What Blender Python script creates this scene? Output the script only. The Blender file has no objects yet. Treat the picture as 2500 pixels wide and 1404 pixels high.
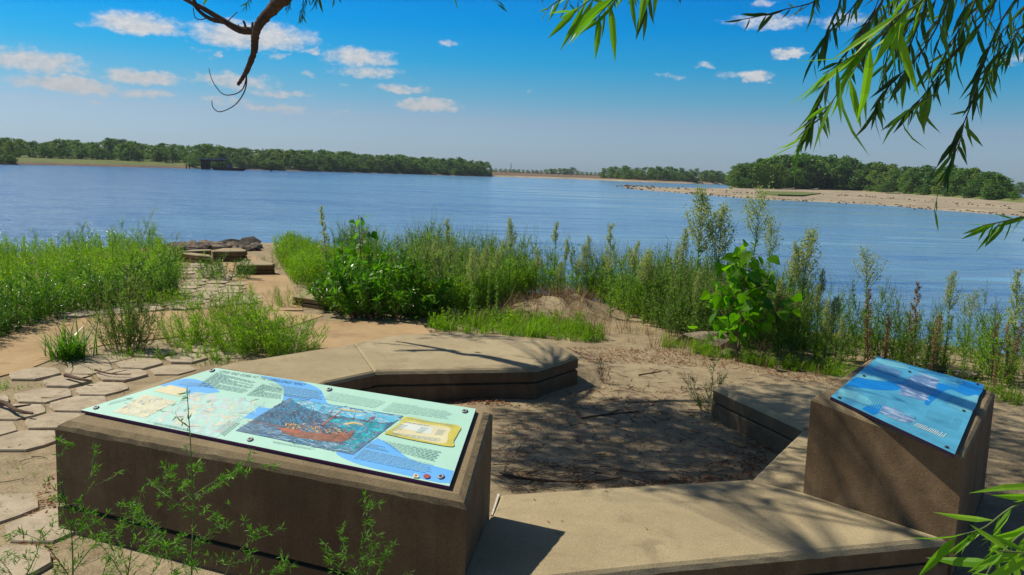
import bpy, bmesh, math, random
import numpy as np
from mathutils import Vector, noise

RND = random.Random(7)
NP = np.random.default_rng(11)
SC = bpy.context.scene
COL = SC.collection
R = math.radians

# ------------------------------------------------------------------ camera
F_PX, CAM_Z = 2100.0, 1.38
PITCH, ROLL = math.atan((702 - 418) / F_PX), math.atan(0.036)
cam_d = bpy.data.cameras.new('camera')
cam = bpy.data.objects.new('camera', cam_d)
COL.objects.link(cam)
cam_d.sensor_width = 36.0
cam_d.lens = F_PX / 2500 * 36.0
cam_d.clip_start, cam_d.clip_end = 0.05, 20000
cam.location = (0, 0, CAM_Z)


def _rx(a):
    c, s = math.cos(a), math.sin(a)
    return np.array([[1, 0, 0], [0, c, -s], [0, s, c]])


def _rz(a):
    c, s = math.cos(a), math.sin(a)
    return np.array([[c, -s, 0], [s, c, 0], [0, 0, 1]])


CAM_R = _rx(math.pi / 2 - PITCH) @ _rz(ROLL)
CAM_C = np.array([0, 0, CAM_Z])
from mathutils import Matrix
cam.rotation_euler = Matrix(CAM_R.tolist()).to_euler()
SC.camera = cam

# ------------------------------------------------------------------ light
SUN_DIR = np.array([-0.264, 0.116, 0.366])
SUN_DIR = SUN_DIR / np.linalg.norm(SUN_DIR)
SUN_EL = math.asin(SUN_DIR[2])
SUN_AZ = math.atan2(SUN_DIR[0], SUN_DIR[1])       # from +Y towards +X
sun_d = bpy.data.lights.new('sun', 'SUN')
sun_d.energy, sun_d.angle, sun_d.color = 5.0, R(0.53), (1.0, 0.93, 0.80)
sun = bpy.data.objects.new('sun', sun_d)
COL.objects.link(sun)
sun.location = (-20, 10, 30)
sun.rotation_euler = Vector((-SUN_DIR).tolist()).to_track_quat('-Z', 'Y').to_euler()
SC.view_settings.view_transform = 'Standard'
SC.view_settings.look = 'None'
SC.view_settings.exposure = 0.0
SC.view_settings.gamma = 1.0


def ray(px, py):
    return CAM_R @ np.array([(px - 1250) / F_PX, -(py - 702) / F_PX, -1.0])


def P(px, py, z=0.0):
    """the place seen at a photograph pixel, on the level z"""
    d = ray(px, py)
    return CAM_C + d * ((z - CAM_Z) / d[2])


def Y(px, py, y):
    """the place seen at a photograph pixel, y metres ahead"""
    d = ray(px, py)
    return CAM_C + d * (y / d[1])


def proj(p):
    q = CAM_R.T @ (np.asarray(p, float) - CAM_C)
    return 1250 + F_PX * q[0] / -q[2], 702 - F_PX * q[1] / -q[2]


# ------------------------------------------------------------------ node helpers
class NT:
    def __init__(s, tree):
        s.t = tree
        s.t.nodes.clear()

    def n(s, typ, **kw):
        nd = s.t.nodes.new(typ)
        ins = kw.pop('ins', {})
        for k, v in kw.items():
            setattr(nd, k, v)
        for k, v in ins.items():
            if isinstance(v, bpy.types.NodeSocket):
                s.t.links.new(v, nd.inputs[k])
            else:
                nd.inputs[k].default_value = v
        return nd

    def m(s, op, a, b=None, c=None, clamp=False):
        nd = s.t.nodes.new('ShaderNodeMath')
        nd.operation, nd.use_clamp = op, clamp
        for i, v in enumerate((a, b, c)):
            if v is None:
                continue
            if isinstance(v, bpy.types.NodeSocket):
                s.t.links.new(v, nd.inputs[i])
            else:
                nd.inputs[i].default_value = v
        return nd.outputs[0]

    def mix(s, fac, a, b, blend='MIX'):
        nd = s.t.nodes.new('ShaderNodeMix')
        nd.data_type, nd.blend_type = 'RGBA', blend
        for i, v in ((0, fac), (6, a), (7, b)):
            if isinstance(v, bpy.types.NodeSocket):
                s.t.links.new(v, nd.inputs[i])
            elif i == 0:
                nd.inputs[i].default_value = v
            else:
                nd.inputs[i].default_value = (*v[:3], 1)
        return nd.outputs[2]

    def ramp(s, fac, stops):
        nd = s.t.nodes.new('ShaderNodeValToRGB')
        s.t.links.new(fac, nd.inputs[0])
        cr = nd.color_ramp
        while len(cr.elements) < len(stops):
            cr.elements.new(0.5)
        for e, (p, c) in zip(cr.elements, stops):
            e.position = p
            e.color = (*c[:3], 1) if len(c) >= 3 else (c[0], c[0], c[0], 1)
        return nd.outputs[0]

    def noise(s, vec, scale, detail=4, rough=0.55, dist=0.0):
        nd = s.n('ShaderNodeTexNoise', ins={'Vector': vec, 'Scale': scale, 'Detail': detail, 'Roughness': rough, 'Distortion': dist})
        return nd.outputs[0]

    def mapping(s, vec, scale=(1, 1, 1), rot=(0, 0, 0), loc=(0, 0, 0)):
        return s.n('ShaderNodeMapping', ins={'Vector': vec, 'Scale': scale, 'Rotation': rot, 'Location': loc}).outputs[0]


def new_mat(name):
    m = bpy.data.materials.new(name)
    m.use_nodes = True
    return m, NT(m.node_tree)


def mat_out(nt, shader):
    o = nt.n('ShaderNodeOutputMaterial')
    nt.t.links.new(shader, o.inputs[0])


def mat_earth(name, c1, c2, c3, big=0.6, mid=7, fine=90, rough=0.95, bump=0.4, speck=0.35, bdist=0.02):
    """dry rough stuff: two large tones, a fine speckle, a bump"""
    m, nt = new_mat(name)
    pos = nt.n('ShaderNodeNewGeometry').outputs['Position']
    n1 = nt.noise(pos, big, 5, 0.6)
    n2 = nt.noise(pos, mid, 6, 0.65)
    n3 = nt.noise(pos, fine, 3, 0.7)
    a = nt.ramp(n1, [(0.35, c1), (0.65, c2)])
    a = nt.mix(nt.ramp(n2, [(0.42, (0,)), (0.7, (1,))]), a, c3)
    sp = nt.ramp(n3, [(0.3, (1 - speck,)), (0.7, (1 + speck * 0.6,))])
    a = nt.mix(1.0, a, sp, 'MULTIPLY')
    b = nt.m('ADD', nt.m('MULTIPLY', n2, 0.7), nt.m('MULTIPLY', n3, 0.3))
    bp = nt.n('ShaderNodeBump', ins={'Strength': bump, 'Distance': bdist, 'Height': b})
    p = nt.n('ShaderNodeBsdfPrincipled', ins={'Base Color': a, 'Roughness': rough, 'Normal': bp.outputs[0], 'Specular IOR Level': 0.2})
    mat_out(nt, p.outputs[0])
    return m


def mat_concrete(name, base, dark, light, streak=0.5):
    m, nt = new_mat(name)
    pos = nt.n('ShaderNodeNewGeometry').outputs['Position']
    big = nt.noise(pos, 1.7, 6, 0.65)
    mid = nt.noise(pos, 9, 6, 0.7)
    fine = nt.noise(pos, 160, 2, 0.6)
    grit = nt.noise(pos, 520, 2, 0.5)
    st = nt.noise(nt.mapping(pos, (16, 16, 1.1)), 1.0, 4, 0.6)
    c = nt.ramp(big, [(0.3, dark), (0.52, base), (0.72, light)])
    c = nt.mix(nt.m('MULTIPLY', nt.ramp(mid, [(0.45, (0,)), (0.72, (1,))]), 0.55), c, dark)
    # run-off streaks on upright faces
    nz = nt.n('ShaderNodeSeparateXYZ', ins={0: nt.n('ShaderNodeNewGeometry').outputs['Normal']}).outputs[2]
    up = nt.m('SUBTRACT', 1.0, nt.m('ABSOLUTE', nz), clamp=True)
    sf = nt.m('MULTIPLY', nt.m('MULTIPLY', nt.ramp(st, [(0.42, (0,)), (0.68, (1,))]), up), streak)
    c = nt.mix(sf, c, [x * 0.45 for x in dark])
    blot = nt.noise(pos, 3.3, 7, 0.72, 0.6)
    c = nt.mix(nt.m('MULTIPLY', nt.ramp(blot, [(0.54, (0,)), (0.66, (1,))]), 0.5), c, [x * 0.62 for x in dark])
    c = nt.mix(nt.m('MULTIPLY', nt.ramp(blot, [(0.30, (1,)), (0.40, (0,))]), 0.4), c, [min(1, x * 1.25) for x in light])
    vo = nt.n('ShaderNodeTexVoronoi', ins={'Vector': pos, 'Scale': 55.0}).outputs[0]
    c = nt.mix(nt.ramp(vo, [(0.06, (0.55,)), (0.14, (0,))]), c, [x * 0.4 for x in dark])
    c = nt.mix(1.0, c, nt.ramp(fine, [(0.3, (0.82,)), (0.7, (1.12,))]), 'MULTIPLY')
    c = nt.mix(1.0, c, nt.ramp(grit, [(0.25, (0.8,)), (0.75, (1.12,))]), 'MULTIPLY')
    h = nt.m('ADD', nt.m('MULTIPLY', fine, 0.5), nt.m('MULTIPLY', mid, 0.6))
    bp = nt.n('ShaderNodeBump', ins={'Strength': 0.35, 'Distance': 0.006, 'Height': h})
    p = nt.n('ShaderNodeBsdfPrincipled', ins={'Base Color': c, 'Roughness': 0.9, 'Normal': bp.outputs[0], 'Specular IOR Level': 0.25})
    mat_out(nt, p.outputs[0])
    return m


def mat_leaf(name, c1, c2, c3=None, trans=0.45, rough=0.5, tc=None, spec=0.3):
    """leaf: colour differs from leaf to leaf, light shines through"""
    m, nt = new_mat(name)
    g = nt.n('ShaderNodeNewGeometry')
    rnd = g.outputs['Random Per Island']
    stops = [(0.0, c1), (1.0, c2)] if c3 is None else [(0.0, c1), (0.5, c2), (1.0, c3)]
    c = nt.ramp(rnd, stops)
    wob = nt.noise(g.outputs['Position'], 1.3, 3, 0.6)
    c = nt.mix(1.0, c, nt.ramp(wob, [(0.3, (0.75,)), (0.7, (1.2,))]), 'MULTIPLY')
    p = nt.n('ShaderNodeBsdfPrincipled', ins={'Base Color': c, 'Roughness': rough, 'Specular IOR Level': spec})
    t = nt.n('ShaderNodeBsdfTranslucent', ins={'Color': nt.mix(1.0, c, tc or (1.25, 1.5, 0.4), 'MULTIPLY')})
    mx = nt.n('ShaderNodeMixShader', ins={0: trans, 1: p.outputs[0], 2: t.outputs[0]})
    mat_out(nt, mx.outputs[0])
    return m


def mat_plain(name, c, rough=0.6, var=0.15, scale=20, metal=0.0, spec=0.4):
    m, nt = new_mat(name)
    pos = nt.n('ShaderNodeNewGeometry').outputs['Position']
    n = nt.noise(pos, scale, 4, 0.6)
    col = nt.mix(1.0, c, nt.ramp(n, [(0.3, (1 - var,)), (0.7, (1 + var,))]), 'MULTIPLY')
    p = nt.n('ShaderNodeBsdfPrincipled', ins={'Base Color': col, 'Roughness': rough, 'Metallic': metal, 'Specular IOR Level': spec})
    mat_out(nt, p.outputs[0])
    return m


# ------------------------------------------------------------------ sky with clouds
def build_world():
    w = bpy.data.worlds.new('World')
    SC.world = w
    w.use_nodes = True
    nt = NT(w.node_tree)
    sky = nt.n('ShaderNodeTexSky')
    sky.sky_type = 'NISHITA'
    sky.sun_disc = False
    sky.sun_elevation = SUN_EL
    sky.sun_rotation = SUN_AZ
    sky.air_density, sky.dust_density, sky.ozone_density = 1.0, 0.6, 2.0
    d = nt.n('ShaderNodeNewGeometry').outputs['Incoming']
    sp = nt.n('ShaderNodeSeparateXYZ', ins={0: nt.n('ShaderNodeTexCoord').outputs['Generated']})
    x, y, z = sp.outputs
    az = nt.m('ARCTAN2', x, y)
    el = nt.m('ARCSINE', z)
    # deep blue overhead, greyed by the river haze towards the skyline
    tint = nt.ramp(nt.m('MULTIPLY', el, 2.0, clamp=True), [(e * 2.0, c) for e, c in TINT])
    base = nt.mix(1.0, sky.outputs[0], tint, 'MULTIPLY')
    # fair weather clouds: (photo px, py, half width, up, down, strength)
    clouds = [(335, 62, 100, 28, 22, 1.0), (620, 92, 150, 36, 26, 1.0), (700, 112, 60, 10, 9, .7), (70, 150, 120, 26, 24, .9),
              (160, 172, 70, 10, 10, .6), (170, 208, 120, 20, 16, 1.0), (345, 190, 85, 16, 14, .95), (350, 230, 70, 14, 12, .75),
              (570, 200, 105, 20, 18, .8), (680, 228, 90, 12, 12, .75), (875, 140, 90, 22, 26, .9), (905, 178, 90, 12, 14, .75),
              (970, 218, 75, 12, 10, .85), (1040, 258, 80, 16, 12, 1.0), (545, 246, 60, 12, 11, .6), (660, 265, 90, 12, 11, .75),
              (765, 126, 25, 8, 8, .7), (675, 135, 30, 8, 7, .6), (527, 132, 14, 9, 8, .6), (765, 180, 22, 7, 6, .5),
              (1090, 104, 36, 9, 8, .65), (840, 211, 12, 6, 5, .5), (1298, 228, 16, 6, 6, .45), (240, 246, 32, 8, 7, .5),
              (1928, 128, 40, 13, 11, 1.0), (1848, 190, 34, 18, 14, .95), (1790, 184, 60, 8, 8, .5), (1722, 160, 22, 9, 7, .55),
              (1655, 190, 28, 7, 6, .55), (1625, 186, 18, 9, 8, .45), (1880, 50, 110, 16, 18, .7), (2060, 50, 70, 20, 18, .6),
              (1865, 12, 30, 8, 7, .6), (2490, 150, 60, 20, 16, .5), (830, 270, 30, 6, 5, .35), (130, 262, 30, 5, 5, .35),
              (1480, 270, 40, 5, 5, .25), (480, 122, 20, 6, 5, .4), (-200, 120, 150, 40, 28, .9), (-420, 60, 140, 50, 30, 1.0), (2900, 60, 180, 60, 36, 1.0),
              (3200, 160, 150, 30, 24, .9), (-700, 150, 200, 40, 30, .9)]
    cv = nt.n('ShaderNodeCombineXYZ', ins={0: az, 1: nt.m('MULTIPLY', el, 1.7), 2: 0.0}).outputs[0]
    warp = nt.n('ShaderNodeTexNoise', ins={'Vector': cv, 'Scale': 38.0, 'Detail': 7.0, 'Roughness': 0.62})
    ws = nt.n('ShaderNodeSeparateColor', ins={0: warp.outputs['Color']})
    az2 = nt.m('ADD', az, nt.m('MULTIPLY', nt.m('SUBTRACT', ws.outputs[0], 0.5), 0.055))
    el2 = nt.m('ADD', el, nt.m('MULTIPLY', nt.m('SUBTRACT', ws.outputs[1], 0.5), 0.022))
    dens = None
    for (cx, cy, hw, up, dn, st) in clouds:
        r = ray(cx, cy)
        r = r / np.linalg.norm(r)
        a0, e0 = math.atan2(r[0], r[1]), math.asin(r[2])
        da = nt.m('MULTIPLY', nt.m('SUBTRACT', az2, a0), F_PX / (hw * 0.95))
        # the photo leans a little: clouds lie level with the true skyline
        de = nt.m('SUBTRACT', el2, e0)
        de = nt.m('MAXIMUM', nt.m('MULTIPLY', de, F_PX / up), nt.m('MULTIPLY', de, -F_PX / dn))
        q = nt.m('ADD', nt.m('MULTIPLY', da, da), nt.m('MULTIPLY', de, de))
        v = nt.m('MULTIPLY', nt.m('SUBTRACT', 1.0, nt.m('MULTIPLY', q, 0.62)), st)
        dens = v if dens is None else nt.m('MAXIMUM', dens, v)
    puff = nt.noise(cv, 85.0, 8, 0.68)
    lump = nt.noise(cv, 26.0, 4, 0.5)
    dn2 = nt.m('ADD', dens, nt.m('ADD', nt.m('MULTIPLY', nt.m('SUBTRACT', puff, 0.5), 1.15), nt.m('MULTIPLY', nt.m('SUBTRACT', lump, 0.5), 0.35)))
    fac = nt.n('ShaderNodeMapRange', interpolation_type='SMOOTHSTEP', ins={0: dn2, 1: 0.16, 2: 0.95, 3: 0.0, 4: 0.95}).outputs[0]
    ccol = nt.mix(nt.ramp(puff, [(0.35, (0,)), (0.65, (1,))]), CLOUD[0], CLOUD[1])
    hz = nt.m('MULTIPLY', el, 1 / 0.16, clamp=True)
    ccol = nt.mix(hz, [0.75 * c for c in CLOUD[0]], ccol)
    col = nt.mix(fac, base, ccol)
    bg = nt.n('ShaderNodeBackground', ins={0: col, 1: SKY_STRENGTH})
    o = nt.n('ShaderNodeOutputWorld')
    nt.t.links.new(bg.outputs[0], o.inputs[0])


SKY_STRENGTH = 0.1
# multiplies the sky from the skyline (0) up to 29 degrees and over
TINT = [(0.0, (.54, .78, 1.18)), (0.018, (.54, .76, 1.18)), (0.055, (.55, .70, .99)), (0.085, (.30, .69, .96)), (0.12, (.076, .68, 1.05)),
        (0.16, (.0, .63, 1.15)), (0.21, (.0, .57, 1.19)), (0.5, (.60, .62, .64))]
CLOUD = [(5.5, 5.8, 6.2), (7.6, 7.7, 7.8)]
build_world()

# ------------------------------------------------------------------ mesh helpers
class Geo:
    """grows a mesh out of numpy pieces; every piece may have its own material slot"""

    def __init__(s):
        s.V, s.L, s.S, s.M, s.n = [], [], [], [], 0

    def faces(s, verts, faces, mat=0):
        verts = np.asarray(verts, float).reshape(-1, 3)
        s.V.append(verts)
        for f in faces:
            s.L.append(np.asarray(f, np.int64) + s.n)
            s.S.append([len(f)])
            s.M.append([mat])
        s.n += len(verts)
        return s

    def arr(s, verts, fa, mat=0):
        verts = np.asarray(verts, float).reshape(-1, 3)
        fa = np.asarray(fa, np.int64)
        s.V.append(verts)
        s.L.append((fa + s.n).ravel())
        s.S.append(np.full(len(fa), fa.shape[1]))
        s.M.append(np.full(len(fa), mat))
        s.n += len(verts)
        return s

    def pack(s):
        return (np.concatenate(s.V), np.concatenate(s.L), np.concatenate(s.S), np.concatenate(s.M))

    def packed(s, pk, M=None, t=None, mat=None):
        V, L, S, MM = pk
        if M is not None:
            V = V @ np.asarray(M).T
        if t is not None:
            V = V + np.asarray(t)
        s.V.append(V)
        s.L.append(L + s.n)
        s.S.append(S)
        s.M.append(MM if mat is None else np.full(len(MM), mat))
        s.n += len(V)
        return s

    def tube(s, pts, rads, n=6, mat=0, cap=True):
        pts = np.asarray(pts, float)
        k = len(pts)
        if np.isscalar(rads):
            rads = [rads] * k
        t = np.gradient(pts, axis=0)
        t /= np.maximum(np.linalg.norm(t, axis=1, keepdims=True), 1e-9)
        u = np.cross(t[0], [0.3, 0.1, 1.0])
        if np.linalg.norm(u) < 1e-3:
            u = np.cross(t[0], [1.0, 0, 0])
        V = []
        an = np.arange(n) * 2 * math.pi / n
        for i in range(k):
            u = u - t[i] * (u @ t[i])
            u /= max(np.linalg.norm(u), 1e-9)
            v = np.cross(t[i], u)
            V.append(pts[i] + rads[i] * (np.cos(an)[:, None] * u + np.sin(an)[:, None] * v))
        V = np.concatenate(V)
        fa = [(i * n + j, i * n + (j + 1) % n, (i + 1) * n + (j + 1) % n, (i + 1) * n + j) for i in range(k - 1) for j in range(n)]
        s.arr(V, fa, mat)
        if cap and n > 3:
            s.faces(V[-n:], [tuple(range(n))], mat)
            s.faces(V[:n], [tuple(range(n))[::-1]], mat)
        return s

    def build(s, name, mats, parent=None, smooth=False):
        V, L, S, M = s.pack()
        return mesh_obj(name, (V, L, S, M), mats, parent, smooth)


def mesh_obj(name, pk, mats, parent=None, smooth=False):
    V, L, S, M = pk
    me = bpy.data.meshes.new(name)
    me.vertices.add(len(V))
    me.vertices.foreach_set('co', np.asarray(V, np.float32).ravel())
    me.loops.add(len(L))
    me.loops.foreach_set('vertex_index', np.asarray(L, np.int32))
    me.polygons.add(len(S))
    st = np.concatenate([[0], np.cumsum(S)[:-1]]).astype(np.int32)
    me.polygons.foreach_set('loop_start', st)
    me.polygons.foreach_set('material_index', np.asarray(M, np.int32))
    me.polygons.foreach_set('use_smooth', np.full(len(S), bool(smooth)))
    me.update(calc_edges=True)
    me.validate()
    for m in (mats if isinstance(mats, (list, tuple)) else [mats]):
        me.materials.append(m)
    o = bpy.data.objects.new(name, me)
    COL.objects.link(o)
    if parent:
        o.parent = parent
    return o


def tag(o, label, cat, group=None, kind=None):
    if label:
        o['label'] = label
    if cat:
        o['category'] = cat
    if group:
        o['group'] = group
    if kind:
        o['kind'] = kind
    return o


def structure(o):
    o['kind'] = 'structure'
    return o


def empty(name, loc, rz=0.0):
    o = bpy.data.objects.new(name, None)
    COL.objects.link(o)
    o.location = [float(v) for v in loc]
    o.rotation_euler = (0, 0, rz)
    o.empty_display_size = 0.1
    return o


def copy_tree(o, parent=None):
    c = o.copy()
    COL.objects.link(c)
    c.parent = parent
    for ch in [x for x in o.children]:
        copy_tree(ch, c)
    return c


# leaf outlines: (along 0..1, across -.5...5) and faces
DIAMOND = ([(0, 0), (.42, -.5), (1, 0), (.42, .5)], [(0, 1, 2, 3)])
LANCE = ([(0, 0), (.22, -.42), (.22, .42), (.5, -.5), (.5, .5), (.78, -.3), (.78, .3), (1, 0)],
         [(0, 1, 2), (1, 3, 4, 2), (3, 5, 6, 4), (5, 7, 6)])
FOLDED = ([(0, 0), (.3, -.46), (.3, .46), (.3, 0), (.62, -.42), (.62, .42), (.62, 0), (1, 0)],
          [(0, 1, 3), (0, 3, 2), (1, 4, 6, 3), (3, 6, 5, 2), (4, 7, 6), (6, 7, 5)])
HEART = ([(0, 0), (-.06, -.28), (.1, -.5), (.38, -.46), (.7, -.22), (1, 0), (.7, .22), (.38, .46), (.1, .5), (-.06, .28), (.4, 0)],
         [(0, 10, 2, 1), (10, 3, 2), (10, 4, 3), (10, 5, 4), (10, 6, 5), (10, 7, 6), (10, 8, 7), (0, 9, 8, 10)])


def unit(a):
    a = np.asarray(a, float)
    return a / np.maximum(np.linalg.norm(a, axis=-1, keepdims=True), 1e-9)


def leaves(g, Pt, D, L, W, N=None, tpl=DIAMOND, mat=0, fold=0.25, bend=0.0, rng=NP):
    Pt, D = np.asarray(Pt, float).reshape(-1, 3), unit(np.asarray(D, float).reshape(-1, 3))
    n = len(Pt)
    if n == 0:
        return
    L = np.broadcast_to(np.asarray(L, float), (n,))[:, None]
    W = np.broadcast_to(np.asarray(W, float), (n,))[:, None]
    if N is None:
        N = rng.normal(size=(n, 3)) + np.array([0, 0, 0.8])
    N = np.asarray(N, float)
    S = unit(np.cross(D, N))
    N = np.cross(S, D)
    bend = np.broadcast_to(np.asarray(bend, float), (n,))[:, None]
    vs = []
    for (t, s_) in tpl[0]:
        vs.append(Pt + D * L * t + S * W * s_ + N * (fold * abs(s_) * W - bend * L * t * t))
    V = np.stack(vs, 1).reshape(-1, 3)
    k = len(tpl[0])
    off = (np.arange(n) * k)[:, None]
    by = {}
    for f in tpl[1]:
        by.setdefault(len(f), []).append(f)
    first = True
    base = g.n
    g.V.append(V)
    g.n += len(V)
    for sz, fs in by.items():
        fa = np.concatenate([off + np.array(f)[None, :] for f in fs])
        g.L.append((fa + base).ravel())
        g.S.append(np.full(len(fa), sz))
        g.M.append(np.full(len(fa), mat))


def in_poly(x, y, poly):
    c = False
    j = len(poly) - 1
    for i in range(len(poly)):
        xi, yi, xj, yj = poly[i][0], poly[i][1], poly[j][0], poly[j][1]
        if (yi > y) != (yj > y) and x < (xj - xi) * (y - yi) / (yj - yi) + xi:
            c = not c
        j = i
    return c


def scatter_poly(poly, n, rng=RND):
    xs, ys = [p[0] for p in poly], [p[1] for p in poly]
    out = []
    tries = 0
    while len(out) < n and tries < n * 60:
        tries += 1
        x, y = rng.uniform(min(xs), max(xs)), rng.uniform(min(ys), max(ys))
        if in_poly(x, y, poly):
            out.append((x, y))
    return out


def spline(pts, k=6):
    """smooth polyline through points"""
    pts = np.asarray(pts, float)
    n = len(pts)
    out = []
    for i in range(n - 1):
        p0, p1, p2, p3 = pts[max(i - 1, 0)], pts[i], pts[i + 1], pts[min(i + 2, n - 1)]
        for j in range(k):
            t = j / k
            out.append(0.5 * ((2 * p1) + (-p0 + p2) * t + (2 * p0 - 5 * p1 + 4 * p2 - p3) * t * t + (-p0 + 3 * p1 - 3 * p2 + p3) * t ** 3))
    out.append(pts[-1])
    return np.array(out)

# ------------------------------------------------------------------ materials
M_DIRT = mat_earth('sandy_dirt', (0.34, 0.262, 0.155), (0.40, 0.32, 0.195), (0.24, 0.18, 0.105), 0.9, 6, 110, speck=0.38, bump=0.7, bdist=0.03)
M_SEAL = mat_plain('pale_sealant', (0.55, 0.50, 0.40), 0.8, 0.2, 60)
M_SAND = mat_earth('river_sand', (0.35, 0.285, 0.19), (0.42, 0.35, 0.235), (0.24, 0.19, 0.125), 0.03, 0.09, 1.2, speck=0.3, bump=0.3, bdist=0.3)
M_BANK = mat_earth('bank_grass', (0.10, 0.15, 0.03), (0.15, 0.19, 0.045), (0.20, 0.19, 0.08), 0.03, 0.2, 1.0, speck=0.4, bump=0.5, bdist=0.5)
M_FIELD = mat_earth('brown_field', (0.17, 0.10, 0.06), (0.22, 0.14, 0.08), (0.12, 0.11, 0.05), 0.01, 0.06, 0.4, speck=0.3, bump=0.3, bdist=0.5)
M_MUD = mat_earth('river_mud', (0.16, 0.11, 0.075), (0.22, 0.15, 0.10), (0.12, 0.085, 0.06), 0.05, 0.3, 1.5, bdist=0.3)
M_PATH = mat_concrete('tan_paving', (0.44, 0.30, 0.155), (0.35, 0.235, 0.12), (0.50, 0.35, 0.19), 0.2)
M_STONE = mat_earth('paving_stone', (0.43, 0.35, 0.24), (0.49, 0.41, 0.29), (0.32, 0.255, 0.17), 1.7, 11, 160, speck=0.25, bump=0.3, bdist=0.008)
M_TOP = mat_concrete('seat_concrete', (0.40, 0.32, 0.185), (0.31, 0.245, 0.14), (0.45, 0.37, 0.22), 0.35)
M_SIDE = mat_concrete('shade_stained_concrete', (0.195, 0.128, 0.066), (0.125, 0.08, 0.042), (0.26, 0.175, 0.095), 0.3)  # brown side stain, deepened to paint in the shade of upright faces
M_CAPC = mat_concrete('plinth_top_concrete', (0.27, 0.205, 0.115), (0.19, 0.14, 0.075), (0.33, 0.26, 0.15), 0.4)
M_ROCK = mat_earth('rip_rap_rock', (0.22, 0.18, 0.13), (0.33, 0.27, 0.19), (0.13, 0.10, 0.075), 2.0, 9, 60, bump=0.6)
M_DARKROCK = mat_earth('dark_river_rock', (0.06, 0.05, 0.042), (0.12, 0.10, 0.08), (0.03, 0.026, 0.022), 2.0, 9, 60, bump=0.6)
M_TWIG = mat_earth('dead_twig', (0.13, 0.085, 0.055), (0.20, 0.14, 0.09), (0.08, 0.055, 0.04), 3, 20, 90, bump=0.2)
M_STRAW = mat_plain('dead_straw', (0.36, 0.23, 0.10), 0.9, 0.35, 9)
M_BARK = mat_earth('willow_bark', (0.10, 0.065, 0.05), (0.16, 0.11, 0.08), (0.055, 0.04, 0.033), 6, 30, 130, bump=1.0, bdist=0.02)
M_STEM = mat_plain('green_stem', (0.10, 0.14, 0.04), 0.7, 0.3, 9)
M_STEMR = mat_plain('brown_stem', (0.19, 0.095, 0.055), 0.8, 0.3, 9)
M_WEED = mat_leaf('weed_leaf', (0.14, 0.29, 0.010), (0.26, 0.45, 0.015), (0.42, 0.56, 0.035), 0.5)
M_WEEDG = mat_leaf('grey_weed_leaf', (0.11, 0.23, 0.045), (0.19, 0.33, 0.06), (0.30, 0.42, 0.10), 0.45)
M_SEED = mat_leaf('pale_seed_head', (0.30, 0.40, 0.12), (0.42, 0.50, 0.17), (0.56, 0.56, 0.24), 0.45, 0.8, (1.1, 1.1, 0.8))
M_BUSH = mat_leaf('bush_leaf', (0.05, 0.15, 0.010), (0.10, 0.25, 0.014), (0.18, 0.37, 0.02), 0.40, 0.32, spec=0.5)
M_GRASS = mat_leaf('grass_blade', (0.10, 0.21, 0.012), (0.17, 0.31, 0.018), (0.28, 0.36, 0.05), 0.48)
M_POPLAR = mat_leaf('cottonwood_leaf', (0.06, 0.19, 0.006), (0.12, 0.31, 0.008), (0.20, 0.42, 0.012), 0.5, 0.35)
M_WILLOW = mat_leaf('shaded_willow_leaf', (0.025, 0.055, 0.014), (0.05, 0.10, 0.018), (0.12, 0.22, 0.025), 0.35, 0.35, (1.6, 2.2, 0.4))  # leaf green darkened to paint in the shade these shoots hang in
M_WILLOWB = mat_leaf('sunlit_willow_leaf', (0.10, 0.24, 0.012), (0.15, 0.32, 0.018), (0.22, 0.40, 0.03), 0.5, 0.4)  # the same leaf in a brighter green, sunlight put into the colour
M_FERN = mat_leaf('feathery_leaf', (0.06, 0.17, 0.012), (0.10, 0.25, 0.02), (0.17, 0.34, 0.035), 0.4, 0.5)
M_LITTER = mat_leaf('red_leaf_litter', (0.17, 0.05, 0.022), (0.26, 0.10, 0.04), (0.34, 0.17, 0.07), 0.15, 0.8, (1, 1, 1))
M_TREE = [mat_leaf('tree_crown_%s' % n, a, b, c, 0.3, 0.6) for n, a, b, c in (
    ('green', (0.065, 0.15, 0.022), (0.11, 0.21, 0.028), (0.17, 0.28, 0.036)),
    ('deep', (0.045, 0.12, 0.024), (0.075, 0.165, 0.03), (0.12, 0.22, 0.036)),
    ('olive', (0.10, 0.17, 0.026), (0.16, 0.24, 0.034), (0.24, 0.32, 0.048)))]
M_TRUNK = mat_plain('far_trunk', (0.12, 0.09, 0.065), 0.9, 0.3, 2)
M_STEEL = mat_plain('dark_steel', (0.030, 0.026, 0.020), 0.95, 0.3, 1, 0.0, 0.05)
M_GREYMET = mat_plain('grey_steel', (0.16, 0.17, 0.165), 0.9, 0.2, 1, 0.0, 0.1)
M_DRIFT = mat_plain('bleached_driftwood', (0.42, 0.36, 0.28), 0.9, 0.2, 1)

# ------------------------------------------------------------------ the near ground
ZW = -4.2           # river level
EX = [-60, -14, -9, -6.6, -5.4, -3.6, -2.4, -1.2, 0, 1.5, 2.8, 4.2, 6, 9, 60]
EY = [7.0, 8.4, 9.6, 11.3, 14.6, 15.0, 13.0, 11.2, 10.1, 9.0, 8.0, 7.2, 6.0, 5.0, 3.0]


def edge_y(x):
    return float(np.interp(x, EX, EY))


MOUND = P(1375, 765)


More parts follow.
